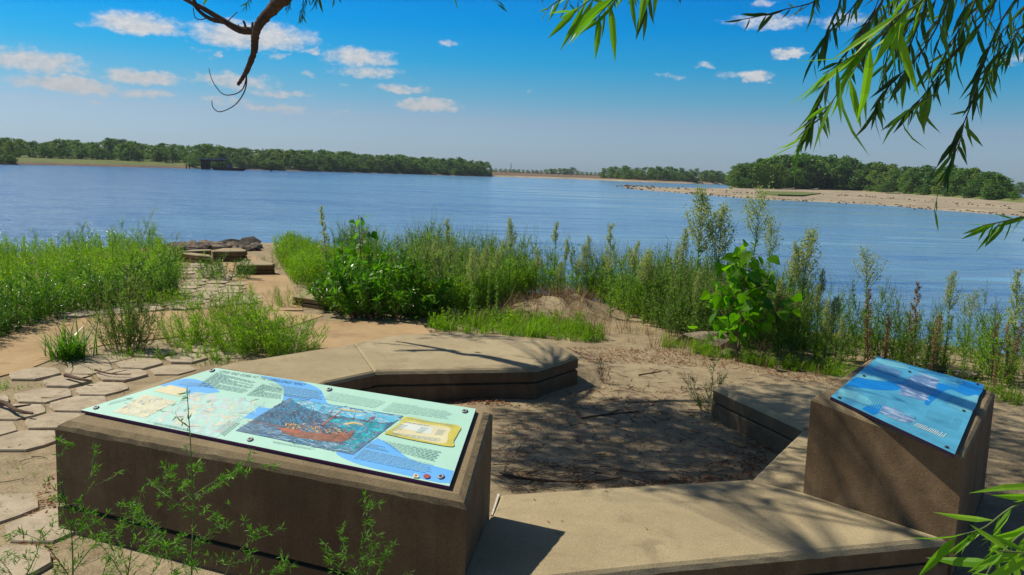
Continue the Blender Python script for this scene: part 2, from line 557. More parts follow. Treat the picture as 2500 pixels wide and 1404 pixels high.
def gz(x, y):
    k = min(1.0, max(0.25, (x + 1.3) / .8))     # trodden flat round the paving
    z = k * (0.018 * noise.noise((x * 0.9, y * 0.9, 3.1)) + 0.012 * noise.noise((x * 3.3, y * 3.3, 1.7)) + 0.006 * noise.noise((x * 9, y * 9, 4)) - 0.01)
    d = math.hypot((x - MOUND[0]) / 0.60, (y - MOUND[1] - 0.15) / 0.6)
    if d < 1:
        z += 0.135 * (1 - d * d) ** 1.2 * (1 + 0.5 * noise.noise((x * 5, y * 5, 0)) + .45 * noise.noise((x * 13, y * 13, 2)))
    e = y - edge_y(x)
    if e > 0:
        z -= 0.62 * (math.sqrt(e * e + 0.35) - 0.59)
    if x > 1.9 and y < 4.2:
        d = math.hypot(x - 2.75, y - 2.0)
        z += 0.03 * max(0, 1 - d)
    return max(z, ZW - 2.5)


def ground_sheet():
    xs = np.unique(np.concatenate([np.arange(-70, -14, 4.0), np.arange(-14, -3, 0.3), np.arange(-3, 4.5, 0.085), np.arange(4.5, 14, 0.4), np.arange(14, 71, 4.0)]).round(4))
    ys = np.unique(np.concatenate([np.arange(-60, -4, 3.0), np.arange(-4, 1.2, 0.3), np.arange(1.2, 9.6, 0.085), np.arange(9.6, 24, 0.35)]).round(4))
    V = np.array([(x, y, gz(x, y)) for y in ys for x in xs])
    nx = len(xs)
    fa = [(j * nx + i, j * nx + i + 1, (j + 1) * nx + i + 1, (j + 1) * nx + i) for j in range(len(ys) - 1) for i in range(nx - 1)]
    g = Geo().arr(V, fa)
    return structure(g.build('ground', M_DIRT, smooth=True))


ground_sheet()


def prism(name, poly, ztop, zbot, mat, parent=None):
    n = len(poly)
    V = [(p[0], p[1], ztop) for p in poly] + [(p[0], p[1], zbot) for p in poly]
    F = [tuple(range(n))] + [(i, i + n, (i + 1) % n + n, (i + 1) % n) for i in range(n)]
    area = sum(poly[i][0] * poly[(i + 1) % n][1] - poly[(i + 1) % n][0] * poly[i][1] for i in range(n))
    if area < 0:
        F = [f[::-1] for f in F]
    return Geo().faces(V, F).build(name, mat, parent)


def px_poly(pts, z):
    return [tuple(P(a, b, z)[:2]) for a, b in pts]


# tan concrete walks
PATH_Z = 0.005
structure(prism('path', px_poly([(-420, 905), (-150, 850), (0, 812), (119, 788), (223, 773), (360, 762), (470, 757), (560, 752), (640, 752), (790, 770),
                                 (700, 800), (560, 812), (420, 822), (250, 842), (150, 868), (70, 900), (0, 918), (-200, 970), (-420, 1060)], PATH_Z), PATH_Z, -0.2, M_PATH))
structure(prism('path', px_poly([(577, 681), (583, 668), (700, 672), (706, 682), (722, 712), (740, 757), (640, 757), (620, 718)], PATH_Z + 0.004), PATH_Z + 0.004, -0.2, M_PATH))
structure(prism('path', px_poly([(520, 627), (556, 622), (612, 622), (650, 640), (640, 660), (560, 662), (548, 655)], PATH_Z), PATH_Z, -0.3, M_PATH))
structure(prism('path', px_poly([(760, 800), (780, 784), (1022, 784), (1052, 815), (1000, 840), (900, 850), (740, 850)], PATH_Z + 0.008), PATH_Z + 0.008, -0.2, M_PATH))


# flagstones: staggered six-sided stones with open joints
def flagstones(name, region, pitch, rot, z=0.010, skip=0.04):
    g = Geo()
    poly = px_poly(region, 0)
    xs, ys = [p[0] for p in poly], [p[1] for p in poly]
    c, s = math.cos(rot), math.sin(rot)
    rr = random.Random(5)
    cx, cy = sum(xs) / len(xs), sum(ys) / len(ys)
    n = int(max(max(xs) - min(xs), max(ys) - min(ys)) / (pitch * .3)) + 3
    for j in range(-n, n):
        for i in range(-n, n):
            u = (i + (0.5 if j % 2 else 0)) * pitch
            v = j * pitch * 0.315
            x, y = cx + u * c - v * s, cy + u * s + v * c
            if not in_poly(x, y, poly) or rr.random() < skip:
                continue
            ww, hh = pitch * 0.333, pitch * 0.315
            base = [(-ww, 0), (-ww * .78, -hh * .52), (-ww * .46, -hh), (ww * .46, -hh), (ww * .78, -hh * .5), (ww, 0), (ww * .76, hh * .52), (ww * .46, hh), (-ww * .46, hh), (-ww * .76, hh * .5)]
            k = rr.uniform(0.82, 0.92)
            pts = []
            for (a, b) in base:
                a, b = a * k + rr.uniform(-1, 1) * pitch * .012, b * k + rr.uniform(-1, 1) * pitch * .012
                pts.append((x + a * c - b * s, y + a * s + b * c))
            tz = z + rr.uniform(-.004, .005)
            tx, ty = rr.uniform(-.008, .008), rr.uniform(-.008, .008)
            m = len(pts)
            top = [(x + (p[0] - x) * .975, y + (p[1] - y) * .975, tz + (p[0] - x) * tx + (p[1] - y) * ty) for p in pts]
            mid = [(p[0], p[1], tz - 0.005 + (p[0] - x) * tx + (p[1] - y) * ty) for p in pts]
            bot = [(p[0], p[1], -0.15) for p in pts]
            F = [tuple(range(m))]
            F += [(q, q + m, (q + 1) % m + m, (q + 1) % m) for q in range(m)]
            F += [(q + m, q + 2 * m, (q + 1) % m + 2 * m, (q + 1) % m + m) for q in range(m)]
            g.faces(top + mid + bot, F)
    return structure(g.build(name, M_STONE))


flagstones('stone_paving', [(-700, 1500), (-420, 1080), (-150, 975), (40, 918), (180, 880), (300, 862), (430, 842), (560, 835), (620, 850), (560, 880), (500, 900), (330, 935), (210, 985), (140, 1040), (120, 1500)], 0.53, 0.10)
flagstones('stone_paving', [(440, 745), (455, 690), (450, 640), (520, 628), (545, 660), (578, 690), (618, 722), (640, 750), (560, 750)], 0.46, 0.2, 0.012, 0.02)
flagstones('stone_paving', [(60, 800), (110, 775), (240, 752), (410, 738), (470, 738), (460, 756), (360, 760), (223, 770), (119, 785)], 0.50, 0.12, 0.012, 0.05)


# ------------------------------------------------------------------ river and far banks
def water_mat():
    m, nt = new_mat('river_water')
    pos = nt.n('ShaderNodeNewGeometry').outputs['Position']
    rot = nt.mapping(pos, (1, 1, 1), (0, 0, R(-8)))
    # the current is choppy on the left and runs slick, with wind lanes, on the right
    px_, py_, _z = nt.n('ShaderNodeSeparateXYZ', ins={0: pos}).outputs
    wob = nt.noise(nt.mapping(rot, (0.012, 0.02, 1)), 1.0, 4, 0.6)
    side = nt.m('ADD', nt.m('MULTIPLY', nt.m('ADD', nt.m('MULTIPLY', px_, -1.0), nt.m('MULTIPLY', py_, -0.16)), 0.012), nt.m('MULTIPLY', nt.m('SUBTRACT', wob, 0.5), 2.2))
    side = nt.m('ADD', side, 0.45, clamp=True)
    lane = nt.noise(nt.mapping(rot, (0.009, 0.06, 1)), 1.0, 6, 0.66)
    lane2 = nt.noise(nt.mapping(rot, (0.05, 0.34, 1)), 1.0, 5, 0.62)
    rip = nt.noise(nt.mapping(rot, (0.55, 1.3, 1)), 1.0, 7, 0.68)
    chop = nt.noise(nt.mapping(rot, (2.2, 4.5, 1)), 1.0, 4, 0.6)
    patch = nt.noise(nt.mapping(rot, (0.22, 0.55, 1)), 1.0, 5, 0.7)
    streak = nt.ramp(nt.m('ADD', nt.m('MULTIPLY', lane, 0.6), nt.m('MULTIPLY', lane2, 0.4)), [(0.48, (0.04,)), (0.53, (0.45,)), (0.60, (1,))])
    rough_w = nt.ramp(nt.m('ADD', nt.m('MULTIPLY', patch, 0.7), nt.m('MULTIPLY', lane2, 0.3)), [(0.40, (0.12,)), (0.60, (1,))])
    ruff = nt.m('ADD', nt.m('MULTIPLY', rough_w, side), nt.m('MULTIPLY', streak, nt.m('SUBTRACT', 1.0, side)))
    h = nt.m('MULTIPLY', nt.m('ADD', nt.m('MULTIPLY', patch, 1.1), nt.m('ADD', nt.m('MULTIPLY', rip, 0.75), nt.m('MULTIPLY', chop, 0.22))), ruff)
    bp = nt.n('ShaderNodeBump', ins={'Strength': 1.0, 'Distance': WATER_BUMP, 'Height': h})
    tone = nt.noise(nt.mapping(rot, (0.10, 0.42, 1)), 1.0, 6, 0.72)
    tone2 = nt.noise(nt.mapping(rot, (0.6, 2.2, 1)), 1.0, 4, 0.7)
    tn = nt.ramp(nt.m('ADD', nt.m('MULTIPLY', tone, 0.6), nt.m('MULTIPLY', tone2, 0.4)), [(0.42, (0.0,)), (0.58, (1,))])  # pale glints painted as colour contrast
    col = nt.mix(nt.m('ADD', nt.m('MULTIPLY', ruff, nt.m('ADD', nt.m('MULTIPLY', tn, 0.5), 0.2)), nt.m('MULTIPLY', side, nt.m('ADD', nt.m('MULTIPLY', tn, 0.6), 0.1)), clamp=True), WATER[0], WATER[1])
    rough = nt.m('ADD', nt.m('MULTIPLY', ruff, 0.10), 0.10)
    p = nt.n('ShaderNodeBsdfPrincipled', ins={'Base Color': col, 'Roughness': rough, 'IOR': 1.33, 'Normal': bp.outputs[0]})
    mat_out(nt, p.outputs[0])
    return m


WATER = [(0.19, 0.36, 0.52), (0.025, 0.11, 0.33)]  # slick paler, ruffled darker: reflected sky put into the base colour
WATER_BUMP = 0.34
M_WATER = water_mat()
g = Geo()
g.faces([(-4000, -300, ZW), (4000, -300, ZW), (4000, 4000, ZW), (-4000, 4000, ZW)], [(0, 1, 2, 3)])
structure(g.build('river', M_WATER))


def behind(p, d, z):
    """the spot d metres farther from the camera than p, at height z"""
    r = math.hypot(p[0], p[1])
    k = (r + d) / r
    return (p[0] * k, p[1] * k, z)


def bank(name, shore, rows, mats, midx, jit=0.6):
    """land behind a shoreline: rows of (metres behind, height) per shore point"""
    pts = [P(a, b, ZW) for a, b in shore]
    # refine
    fine, par = [], []
    for i in range(len(pts) - 1):
        for j in range(5):
            fine.append(pts[i] + (pts[i + 1] - pts[i]) * j / 5)
            par.append(i + j / 5)
    fine.append(pts[-1])
    par.append(len(pts) - 1)
    V = []
    for p, t in zip(fine, par):
        i = min(int(t), len(pts) - 2)
        w = t - i
        for k in range(len(rows[0])):
            d = rows[i][k][0] * (1 - w) + rows[i + 1][k][0] * w
            z = rows[i][k][1] * (1 - w) + rows[i + 1][k][1] * w
            q = behind(p, d + (0 if k in (0,) else 0.15 * d * noise.noise((p[0] * .03, p[1] * .03, k))), z)
            V.append((q[0], q[1], q[2] + (0 if k == 0 else 0.15 * jit * noise.noise((p[0] * .1, p[1] * .1, k * 3.0)))))
    m = len(rows[0])
    n = len(fine)
    g = Geo()
    by = {}
    for i in range(n - 1):
        for k in range(m - 1):
            by.setdefault(midx[k], []).append((i * m + k, (i + 1) * m + k, (i + 1) * m + k + 1, i * m + k + 1))
    base = g.n
    g.V.append(np.array(V))
    g.n += len(V)
    for mm, fs in by.items():
        fa = np.array(fs)
        g.L.append(fa.ravel() + base)
        g.S.append(np.full(len(fa), 4))
        g.M.append(np.full(len(fa), mm))
    return structure(g.build(name, mats, smooth=True))


LEFT_SHORE = [(-420, 392), (-200, 397), (0, 402), (150, 404), (300, 407.5), (450, 411), (600, 414), (700, 417), (850, 421), (1000, 425.5), (1130, 429.5), (1198, 431.5)]
L_ROWS = []
for a, b in LEFT_SHORE:
    gw = 55 if a < 300 else (30 if a < 460 else 8)     # width of the grassy bank
    L_ROWS.append([(-4, ZW - 0.6), (2.5, ZW + 0.5), (7, ZW + 1.2), (gw, ZW + 3.2), (gw + 60, ZW + 3.8), (700, ZW + 4.0)])
bank('river_bank', LEFT_SHORE, L_ROWS, [M_MUD, M_BANK], [0, 0, 1, 1, 1])
MID_SHORE = [(1150, 430), (1195, 431), (1300, 434), (1400, 437.5), (1480, 440.5), (1540, 443.5), (1650, 447.5), (1790, 451), (1950, 456), (2150, 463), (2500, 474), (2900, 488)]
M_ROWS = []
for a, b in MID_SHORE:
    bw = 26 if a < 1480 else 7
    M_ROWS.append([(-4, ZW - 0.6), (3, ZW + 0.5), (bw, ZW + 1.3), (bw + 12, ZW + 2.2), (260, ZW + 3.2), (1500, ZW + 4.2)])
bank('far_bank', MID_SHORE, M_ROWS, [M_SAND, M_FIELD], [0, 0, 1, 1, 1])

# sandbar with the wooded island on it
BAR_W = [(1528, 460.5), (1600, 466.5), (1700, 474.5), (1800, 483), (1900, 489), (2000, 493), (2150, 501), (2300, 514), (2490, 528), (2700, 548), (2950, 575)]
BAR_F = [(1520, 455.5), (1600, 457), (1700, 459), (1790, 460.5), (1850, 461), (2000, 463), (2100, 467), (2250, 477), (2440, 491), (2700, 505), (2950, 522)]
g = Geo()
V = []
nb = 0
for i in range(len(BAR_W) - 1):
    for j in range(8):
        t = j / 8
        w = np.array(BAR_W[i]) * (1 - t) + np.array(BAR_W[i + 1]) * t
        f = np.array(BAR_F[i]) * (1 - t) + np.array(BAR_F[i + 1]) * t
        a = P(w[0], w[1] + 0.4 * noise.noise((w[0] * .03, 0, 0)), ZW)
        b = P(f[0], f[1], ZW + (0.0 if f[0] < 1780 else 1.1))
        hh = min(1.0, max(0.12, (f[0] - 1500) / 250.0))
        prof = [(-.06, -.5), (0.0, 0.0), (.10, .45), (.22, .62), (.30, .66), (.55, .75), (.75, .95), (1.0, 1.1), (1.15, 1.3)]
        if f[0] < 1780:
            prof = [(-.1, -.5), (0, 0), (.12, .4), (.3, .55), (.45, .6), (.6, .6), (.85, .35), (1.0, 0.0), (1.2, -.6)]
        for (s_, z) in prof:
            q = a[:2] + (b[:2] - a[:2]) * s_
            V.append((q[0], q[1], ZW + z * hh * (1 + 0.25 * noise.noise((q[0] * .05, q[1] * .02, z)))))
        nb += 1
m = 9
fa = [(i * m + k, (i + 1) * m + k, (i + 1) * m + k + 1, i * m + k + 1) for i in range(nb - 1) for k in range(m - 1)]
g.arr(V, fa)
structure(g.build('sandbar', M_SAND, smooth=True))
# the island behind the sand
ISL = [(1780, 460.5), (1850, 461), (2000, 463), (2100, 467), (2250, 477), (2440, 491), (2520, 497)]
g = Geo()
V = []
for (a, b) in ISL:
    p = P(a, b, ZW + 1.0)
    for d, z in ((-3, ZW + 0.9), (10, ZW + 2.0), (90, ZW + 2.4), (150, ZW - 0.5)):
        V.append(behind(p, d, z))
fa = [(i * 4 + k, (i + 1) * 4 + k, (i + 1) * 4 + k + 1, i * 4 + k + 1) for i in range(len(ISL) - 1) for k in range(3)]
g.arr(V, fa)
structure(g.build('island', M_BANK, smooth=True))
g = Geo()          # the strip of grass on the sand before the island
V = []
gp = [(1845, 466), (1900, 467), (1960, 468), (2005, 471), (1960, 475.5), (1900, 474), (1860, 471)]
pp = [P(a, b, ZW + 1.15) for a, b in gp]
g.faces([(p[0], p[1], ZW + 1.08) for p in pp] + [(p[0], p[1], ZW + 0.3) for p in pp],
        [tuple(range(7))[::-1]] + [(i, (i + 1) % 7, (i + 1) % 7 + 7, i + 7) for i in range(7)])
structure(g.build('grass_strip', M_BANK))

# ------------------------------------------------------------------ far trees
def tree_proto(seed, height, width, mat, low=0.03, n_clump=30, per=42, lean=0.0, q=0.85):
    rr = np.random.default_rng(seed)
    t = Geo()
    k = 6
    sp_ = np.array([(lean * i / k + rr.normal() * .08, rr.normal() * .08, height * .72 * i / k) for i in range(k + 1)])
    sp_[0] = (0, 0, -1.0)
    t.tube(sp_, [height * .022 * (1 - .8 * i / k) for i in range(k + 1)], 6)
    for b in range(7):
        z0 = rr.uniform(.28, .62) * height
        a = rr.uniform(0, 6.28)
        ln = width * rr.uniform(.28, .45)
        base = np.array([lean * z0 / height, 0, z0])
        tip = base + np.array([math.cos(a) * ln, math.sin(a) * ln, ln * rr.uniform(.5, 1.1)])
        t.tube([base, (base + tip) / 2 + [0, 0, -.1 * ln], tip], [height * .009, height * .006, height * .002], 5)
    c = Geo()
    for i in range(n_clump):
        h = low + (1 - low) * (i + rr.uniform(0, 1)) / n_clump
        prof = math.sin(math.pi * min(1, (0.20 + 0.78 * h))) ** 0.7
        rad = width * .5 * prof * rr.uniform(.35, .95)
        a = rr.uniform(0, 6.28)
        cc = np.array([math.cos(a) * rad + lean * h, math.sin(a) * rad, h * height * .94])
        cr = width * rr.uniform(.13, .24) * (0.75 + 0.25 * prof)
        n = int(per * rr.uniform(.6, 1.3))
        dirs = unit(rr.normal(size=(n, 3)))
        pos = cc + dirs * cr * rr.uniform(.55, 1.05, size=(n, 1)) * np.array([1, 1, .8])
        D = unit(rr.normal(size=(n, 3)) + np.array([0, 0, -.2]))
        s_ = q * rr.uniform(.6, 1.3, size=n)
        leaves(c, pos - D * s_[:, None] * .5, D, s_, s_ * rr.uniform(.6, .9, size=n), N=dirs + rr.normal(size=(n, 3)) * .5 + [0, 0, .4], rng=rr)
    return t.pack(), c.pack(), mat


PROTO_SPECS = [(1, 15, 10, 0), (2, 17, 9, 1), (3, 14, 11, 0), (4, 16, 8, 2), (5, 13, 10, 1), (6, 18, 9.5, 0), (7, 15.5, 9, 2), (8, 12, 9.5, 0)]
TREE_ME = []


def make_protos():
    for (sd, h, w, mi) in PROTO_SPECS:
        TREE_ME.append([tree_proto(sd, h, w, M_TREE[mi]), {}])


def make_tree(i, loc, s, rz, label, group, sx=1.0, kind='broadleaf_tree'):
    """first call of a kind builds it, later calls copy it part by part"""
    if len(TREE_ME) == 0:
        make_protos()
    pk = TREE_ME[i][0]
    root = TREE_ME[i][1].get(kind)
    if root is None:
        root = empty(kind, (0, 0, 0))
        mesh_obj('trunk', pk[0], M_TRUNK, root, True)
        mesh_obj('crown', pk[1], pk[2], root)
        TREE_ME[i][1][kind] = root
        o = root
    else:
        o = copy_tree(root)
    o.location = [float(v) for v in loc]
    o.rotation_euler = (0, 0, rz)
    o.scale = (s * sx, s * sx, s)
    tag(o, label, 'tree', group)
    return o


def top_at(px, table):
    xs, ys = zip(*table)
    return float(np.interp(px, xs, ys))


# skyline of the wood on the left bank in the photograph
LTOP = [(-400, 318), (-100, 325), (0, 331), (60, 338), (110, 345), (170, 336), (220, 344), (275, 332), (330, 345), (380, 346), (430, 350), (500, 346),
        (560, 356), (620, 360), (700, 362), (800, 366), (900, 372), (1000, 378), (1060, 384), (1110, 384), (1160, 392), (1195, 396)]
rt = random.Random(21)


def fit_tree(px, base_px_y, zb, d_back, top, i, label, group, sx=1.0, kind='broadleaf_tree'):
    p = P(px, base_px_y, ZW)
    q = behind(p, d_back, zb)
    r = ray(px, top)
    # height so that the crown reaches the skyline there
    zt = CAM_Z + r[2] * (q[1] / r[1])
    h = max(4.0, zt - zb)
    s = h / (PROTO_SPECS[i][1] * 0.99)
    return make_tree(i, q, s, rt.uniform(0, 6.28), label, group, sx, kind)


def shore_y(px, shore):
    xs, ys = zip(*shore)
    return float(np.interp(px, xs, ys))


GL = 'trees of the wood on the left bank'
px = -330
back_wood = Geo()


def stuff_tree(px, sy, zb, d_back, top, i, sx):
    """a tree of the mass behind the front rows"""
    if not TREE_ME:
        make_protos()
    q = behind(P(px, sy, ZW), d_back, zb)
    r = ray(px, top)
    h = max(4.0, CAM_Z + r[2] * (q[1] / r[1]) - zb)
    sc = h / (PROTO_SPECS[i][1] * .99)
    back_wood.packed(TREE_ME[i][0][1], _rz(rt.uniform(0, 6.28)) * np.array([sc * sx, sc * sx, sc]), q, PROTO_SPECS[i][3])


while px < 1190:
    ed = 62 if px < 300 else (38 if px < 460 else 10)
    zb = ZW + (3.2 if px < 460 else 1.8)
    for row in range(2):
        x = px + rt.uniform(-9, 9)
        t = top_at(x, LTOP)
        front = row == 0
        tp = t + (rt.uniform(7, 24) if front else rt.uniform(0, 8)) * (1.0 if x < 700 else 0.7)
        sy = shore_y(x, LEFT_SHORE)
        fit_tree(x, sy, zb if front else zb + 1.2, ed + (rt.uniform(0, 10) if front else rt.uniform(18, 40)), tp,
                 rt.randrange(8), 'broadleaf tree in the dense wood on the left bank across the river', GL, rt.uniform(1.4, 2.1))
    for k in range(2):
        x = px + rt.uniform(-14, 14)
        stuff_tree(x, shore_y(x, LEFT_SHORE), zb + 1.5, ed + rt.uniform(50, 90), top_at(x, LTOP) + rt.uniform(1, 9), rt.randrange(8), rt.uniform(1.6, 2.3))
    px += 27 if px < 500 else (21 if px < 900 else 16)
# edge trees that end the wood
for x, t in ((1120, 383), (1150, 391), (1172, 392), (1188, 394)):
    fit_tree(x, shore_y(x, LEFT_SHORE), ZW + 1.6, 9, t, rt.choice([0, 2, 5]), 'broadleaf tree in the dense wood on the left bank across the river', GL, 1.5)
# low willows at the water's edge
for k in range(60):
    x = rt.uniform(440, 1190) if k > 8 else rt.uniform(-60, 40)
    fit_tree(x, shore_y(x, LEFT_SHORE), ZW + 0.7, rt.uniform(4, 8), shore_y(x, LEFT_SHORE) - rt.uniform(14, 26) * (1 if x < 700 else .75), rt.choice([0, 2, 4, 7]),
             'low bushy willow at the water edge below the left bank wood', 'low willows at the foot of the left bank wood', 2.2, 'willow_shrub')
# the second wood, beyond the gap
MTOP = [(1470, 408), (1500, 405), (1600, 406), (1700, 411), (1800, 417), (1950, 420), (2200, 430), (2500, 445), (2900, 455)]
px = 1474
while px < 1830:
    for row in range(2):
        x = px + rt.uniform(-6, 6)
        fit_tree(x, shore_y(x, MID_SHORE), ZW + 1.6 + row * .6, (16 if row == 0 else 50) + rt.uniform(0, 12), top_at(x, MTOP) + (rt.uniform(3, 12) if row == 0 else rt.uniform(-1, 4)), rt.randrange(8),
                 'distant broadleaf tree in the wood between the gap and the island', 'trees of the second wood', rt.uniform(1.5, 2.1))
    px += 16
px = 2440
while px < 2700:
    fit_tree(px, shore_y(px, MID_SHORE), ZW + 2, 20, top_at(px, MTOP) + rt.uniform(0, 6), rt.randrange(8), 'distant broadleaf tree seen past the right end of the island', 'trees beyond the island', 2.0)
    px += 17
# the farthest line of trees across the field
px = 1200
while px < 1475:
    t = 413 + (px - 1200) * .028 + rt.uniform(-2, 3)
    if 1330 < px < 1400:
        t = 408 + rt.uniform(0, 5)
    if 1290 < px < 1325 or px > 1440:
        t += 5
    x = px
    p = P(x, 426 + (x - 1200) * .036, ZW)
    q = behind(P(x, shore_y(x, MID_SHORE), ZW), 330 + rt.uniform(0, 60), ZW + 3.4)
    r = ray(x, t)
    h = max(5, CAM_Z + r[2] * (q[1] / r[1]) - q[2])
    i = rt.randrange(8)
    make_tree(i, q, h / PROTO_SPECS[i][1], rt.uniform(0, 6), 'farthest broadleaf tree in the line behind the brown field', 'trees behind the brown field', 2.2)
    px += 11
# the island wood
ITOP = [(1780, 420), (1795, 402), (1830, 388), (1880, 376), (1940, 373), (2000, 376), (2060, 378), (2090, 392), (2150, 392), (2200, 402), (2250, 402), (2320, 404), (2380, 408), (2420, 416), (2450, 432), (2475, 462)]
IBASE = ISL
island_back = Geo()


def stuff_tree2(x, i):
    q = behind(P(x, shore_y(x, IBASE), ZW + 1.0), rt.uniform(30, 75), ZW + 1.8)
    r = ray(x, top_at(x, ITOP) + rt.uniform(2, 12))
    h = max(3, CAM_Z + r[2] * (q[1] / r[1]) - q[2])
    sc = h / (PROTO_SPECS[i][1] * .99)
    island_back.packed(TREE_ME[i][0][1], _rz(rt.uniform(0, 6.28)) * np.array([sc * 1.9, sc * 1.9, sc]), q, PROTO_SPECS[i][3])


px = 1798
GI = 'trees of the wooded island'
while px < 2470:
    for row in range(3):
        x = px + rt.uniform(-12, 12)
        by = shore_y(x, IBASE)
        p = P(x, by, ZW + 1.0)
        q = behind(p, (4, 22, 44)[row] + rt.uniform(0, 10), ZW + 1.9)
        t = top_at(x, ITOP) + (rt.uniform(14, 34), rt.uniform(3, 14), rt.uniform(-2, 6))[row]
        r = ray(x, t)
        h = max(3, CAM_Z + r[2] * (q[1] / r[1]) - q[2])
        i = rt.choice([1, 5, 0, 6] if x < 2080 else [1, 4, 1, 2, 3, 0])
        make_tree(i, q, h / (PROTO_SPECS[i][1] * .99), rt.uniform(0, 6.28), 'broadleaf tree crowded on the wooded island behind the sandbar', GI, rt.uniform(1.3, 1.9))
    for k in range(3):
        x = px + rt.uniform(-16, 16)
        stuff_tree2(x, rt.choice([1, 4, 1, 2]))
    px += 29
for k in range(26):
    x = rt.uniform(1795, 2460)
    p = P(x, shore_y(x, IBASE), ZW + 1.0)
    q = behind(p, rt.uniform(1, 5), ZW + 1.1)
    i = rt.choice([0, 2, 4, 7])
    make_tree(i, q, rt.uniform(3.5, 6.5) / PROTO_SPECS[i][1], rt.uniform(0, 6), 'low bush at the foot of the island wood', 'bushes at the foot of the island wood', 2.0, 'bank_shrub')


o = island_back.build('wood', M_TREE)
tag(o, 'mass of tree crowns filling the depth of the wooded island', 'wood', kind='stuff')
o = back_wood.build('wood', M_TREE)
tag(o, 'continuous mass of tree crowns rising behind the front trees of the left bank', 'wood', kind='stuff')


# ------------------------------------------------------------------ rocks
def rock_geo(seed, sx, sy, sz, sub=2, rough=0.35):
    bm = bmesh.new()
    bmesh.ops.create_icosphere(bm, subdivisions=sub, radius=1.0)
    for v in bm.verts:
        c = v.co.copy()
        d = 1 + rough * noise.noise(c * 1.1 + Vector((seed * 3.1, 0, 0))) + rough * .5 * noise.noise(c * 2.7 + Vector((0, seed * 1.7, 0)))
        v.co = Vector((c.x * sx, c.y * sy, c.z * sz)) * d
        v.co.z = max(v.co.z, -sz * .6)
    V = np.array([v.co[:] for v in bm.verts])
    F = [tuple(v.index for v in f.verts) for f in bm.faces]
    bm.free()
    return V, F


def rock(name, loc, size, seed, mat, label, cat='rock', group=None, rz=0.0, sub=2):
    V, F = rock_geo(seed, *size, sub=sub, rough=.75)
    o = Geo().faces(V, F).build(name, mat)
    o.location = [float(v) for v in loc]
    o.rotation_euler = (0, 0, rz)
    return tag(o, label, cat, group)


g = Geo()
rk = [rock_geo(i, 1, .8, .6, 1) for i in range(6)]
rr_ = random.Random(3)
for i in range(len(BAR_W) - 2):
    for k in range(46):
        t = rr_.random()
        w = np.array(BAR_W[i]) * (1 - t) + np.array(BAR_W[i + 1]) * t
        f = np.array(BAR_F[i]) * (1 - t) + np.array(BAR_F[i + 1]) * t
        band = rr_.random()
        s_ = rr_.gauss(0.03, .03) if band < .45 else (rr_.gauss(.38, .07) if band < .85 else rr_.random())
        if i == 0:
            s_ = rr_.random()
        a, b = P(w[0], w[1], ZW), P(f[0], f[1], ZW + (0 if f[0] < 1780 else 1.1))
        q = a[:2] + (b[:2] - a[:2]) * s_
        zz = ZW + max(0, min(.7, s_ * 2.5))
        V, F = rk[rr_.randrange(6)]
        sc = rr_.uniform(.18, .5) * (1.5 if i == 0 else 1)
        g.faces(V * sc + np.array([q[0], q[1], zz + .1]), F)
for k in range(34):
    p = P(rr_.uniform(1500, 1580), rr_.uniform(453, 457), ZW)
    V, F = rk[rr_.randrange(6)]
    g.faces(V * rr_.uniform(.4, 1.0) + p, F)
o = g.build('shore_rocks', M_ROCK)
tag(o, 'scattered grey stones along the edges of the sandbar', 'rocks', kind='stuff')

# slabs and boulders at the near river edge
for k, (x, y, sx, sz) in enumerate(((440, 604, .30, .07), (478, 603, .34, .10), (515, 601, .30, .12), (548, 598, .42, .16), (590, 600, .40, .19), (462, 609, .25, .06), (603, 607, .22, .10))):
    p = P(x, y + 8, 0)
    rock('river_boulder', (p[0], p[1] + .3, gz(p[0], p[1]) + .02), (sx * .55, .17, sz * .62), k + 2, M_DARKROCK if k not in (2,) else M_ROCK,
         ('flat dark boulder lying leftmost in the heap behind the stepped slabs', 'low rounded dark boulder second from left in the heap by the river',
          'pale grey boulder in the middle of the heap at the river edge', 'long dark flat-topped boulder standing highest in the heap',
          'mossy sloping boulder at the right end of the heap', 'small dark stone before the leftmost boulder of the heap', 'small dark stone at the right foot of the mossy boulder')[k])
g = Geo()
for k in range(110):
    p = P(rr_.uniform(405, 612), rr_.uniform(604, 616), 0)
    V, F = rk[rr_.randrange(6)]
    q = (p[0], p[1] + .35 + rr_.uniform(-.2, .3))
    g.faces(V * rr_.uniform(.04, .12) + np.array([q[0], q[1], gz(*q) + .03]), F)
tag(g.build('rubble', M_ROCK), 'broken stones heaped between the dark boulders at the river edge', 'rubble', kind='stuff')
for k, (x, y, sz, lab) in enumerate(((1745, 846, (.27, .13, .10), 'brown slab of rock lying at the foot of the leafy cottonwood sapling'),
                                     (1835, 822, (.10, .09, .05), 'pale stone lying right of the leafy cottonwood sapling stem'),
                                     (1690, 838, (.07, .06, .05), 'small pale stone left of the brown rock slab'),
                                     (1780, 865, (.12, .08, .03), 'flat pale stone in front of the brown rock slab'),
                                     (2290, 905, (.16, .10, .05), 'pale stone in the grass behind the right sign block'),
                                     (2345, 918, (.12, .08, .04), 'small pale stone in the grass right of the other stone behind the right sign'),
                                     (1105, 775, (.14, .10, .07), 'sandy stone half buried left of the dirt mound'))):
    p = P(x, y, 0)
    rock('stone', (p[0], p[1], gz(p[0], p[1]) + sz[2] * .3), sz, 20 + k, M_ROCK, lab, rz=k * 1.3)


# ------------------------------------------------------------------ concrete seats
def ccw(poly):
    a = sum(poly[i][0] * poly[(i + 1) % len(poly)][1] - poly[(i + 1) % len(poly)][0] * poly[i][1] for i in range(len(poly)))
    return list(poly) if a > 0 else list(poly)[::-1]


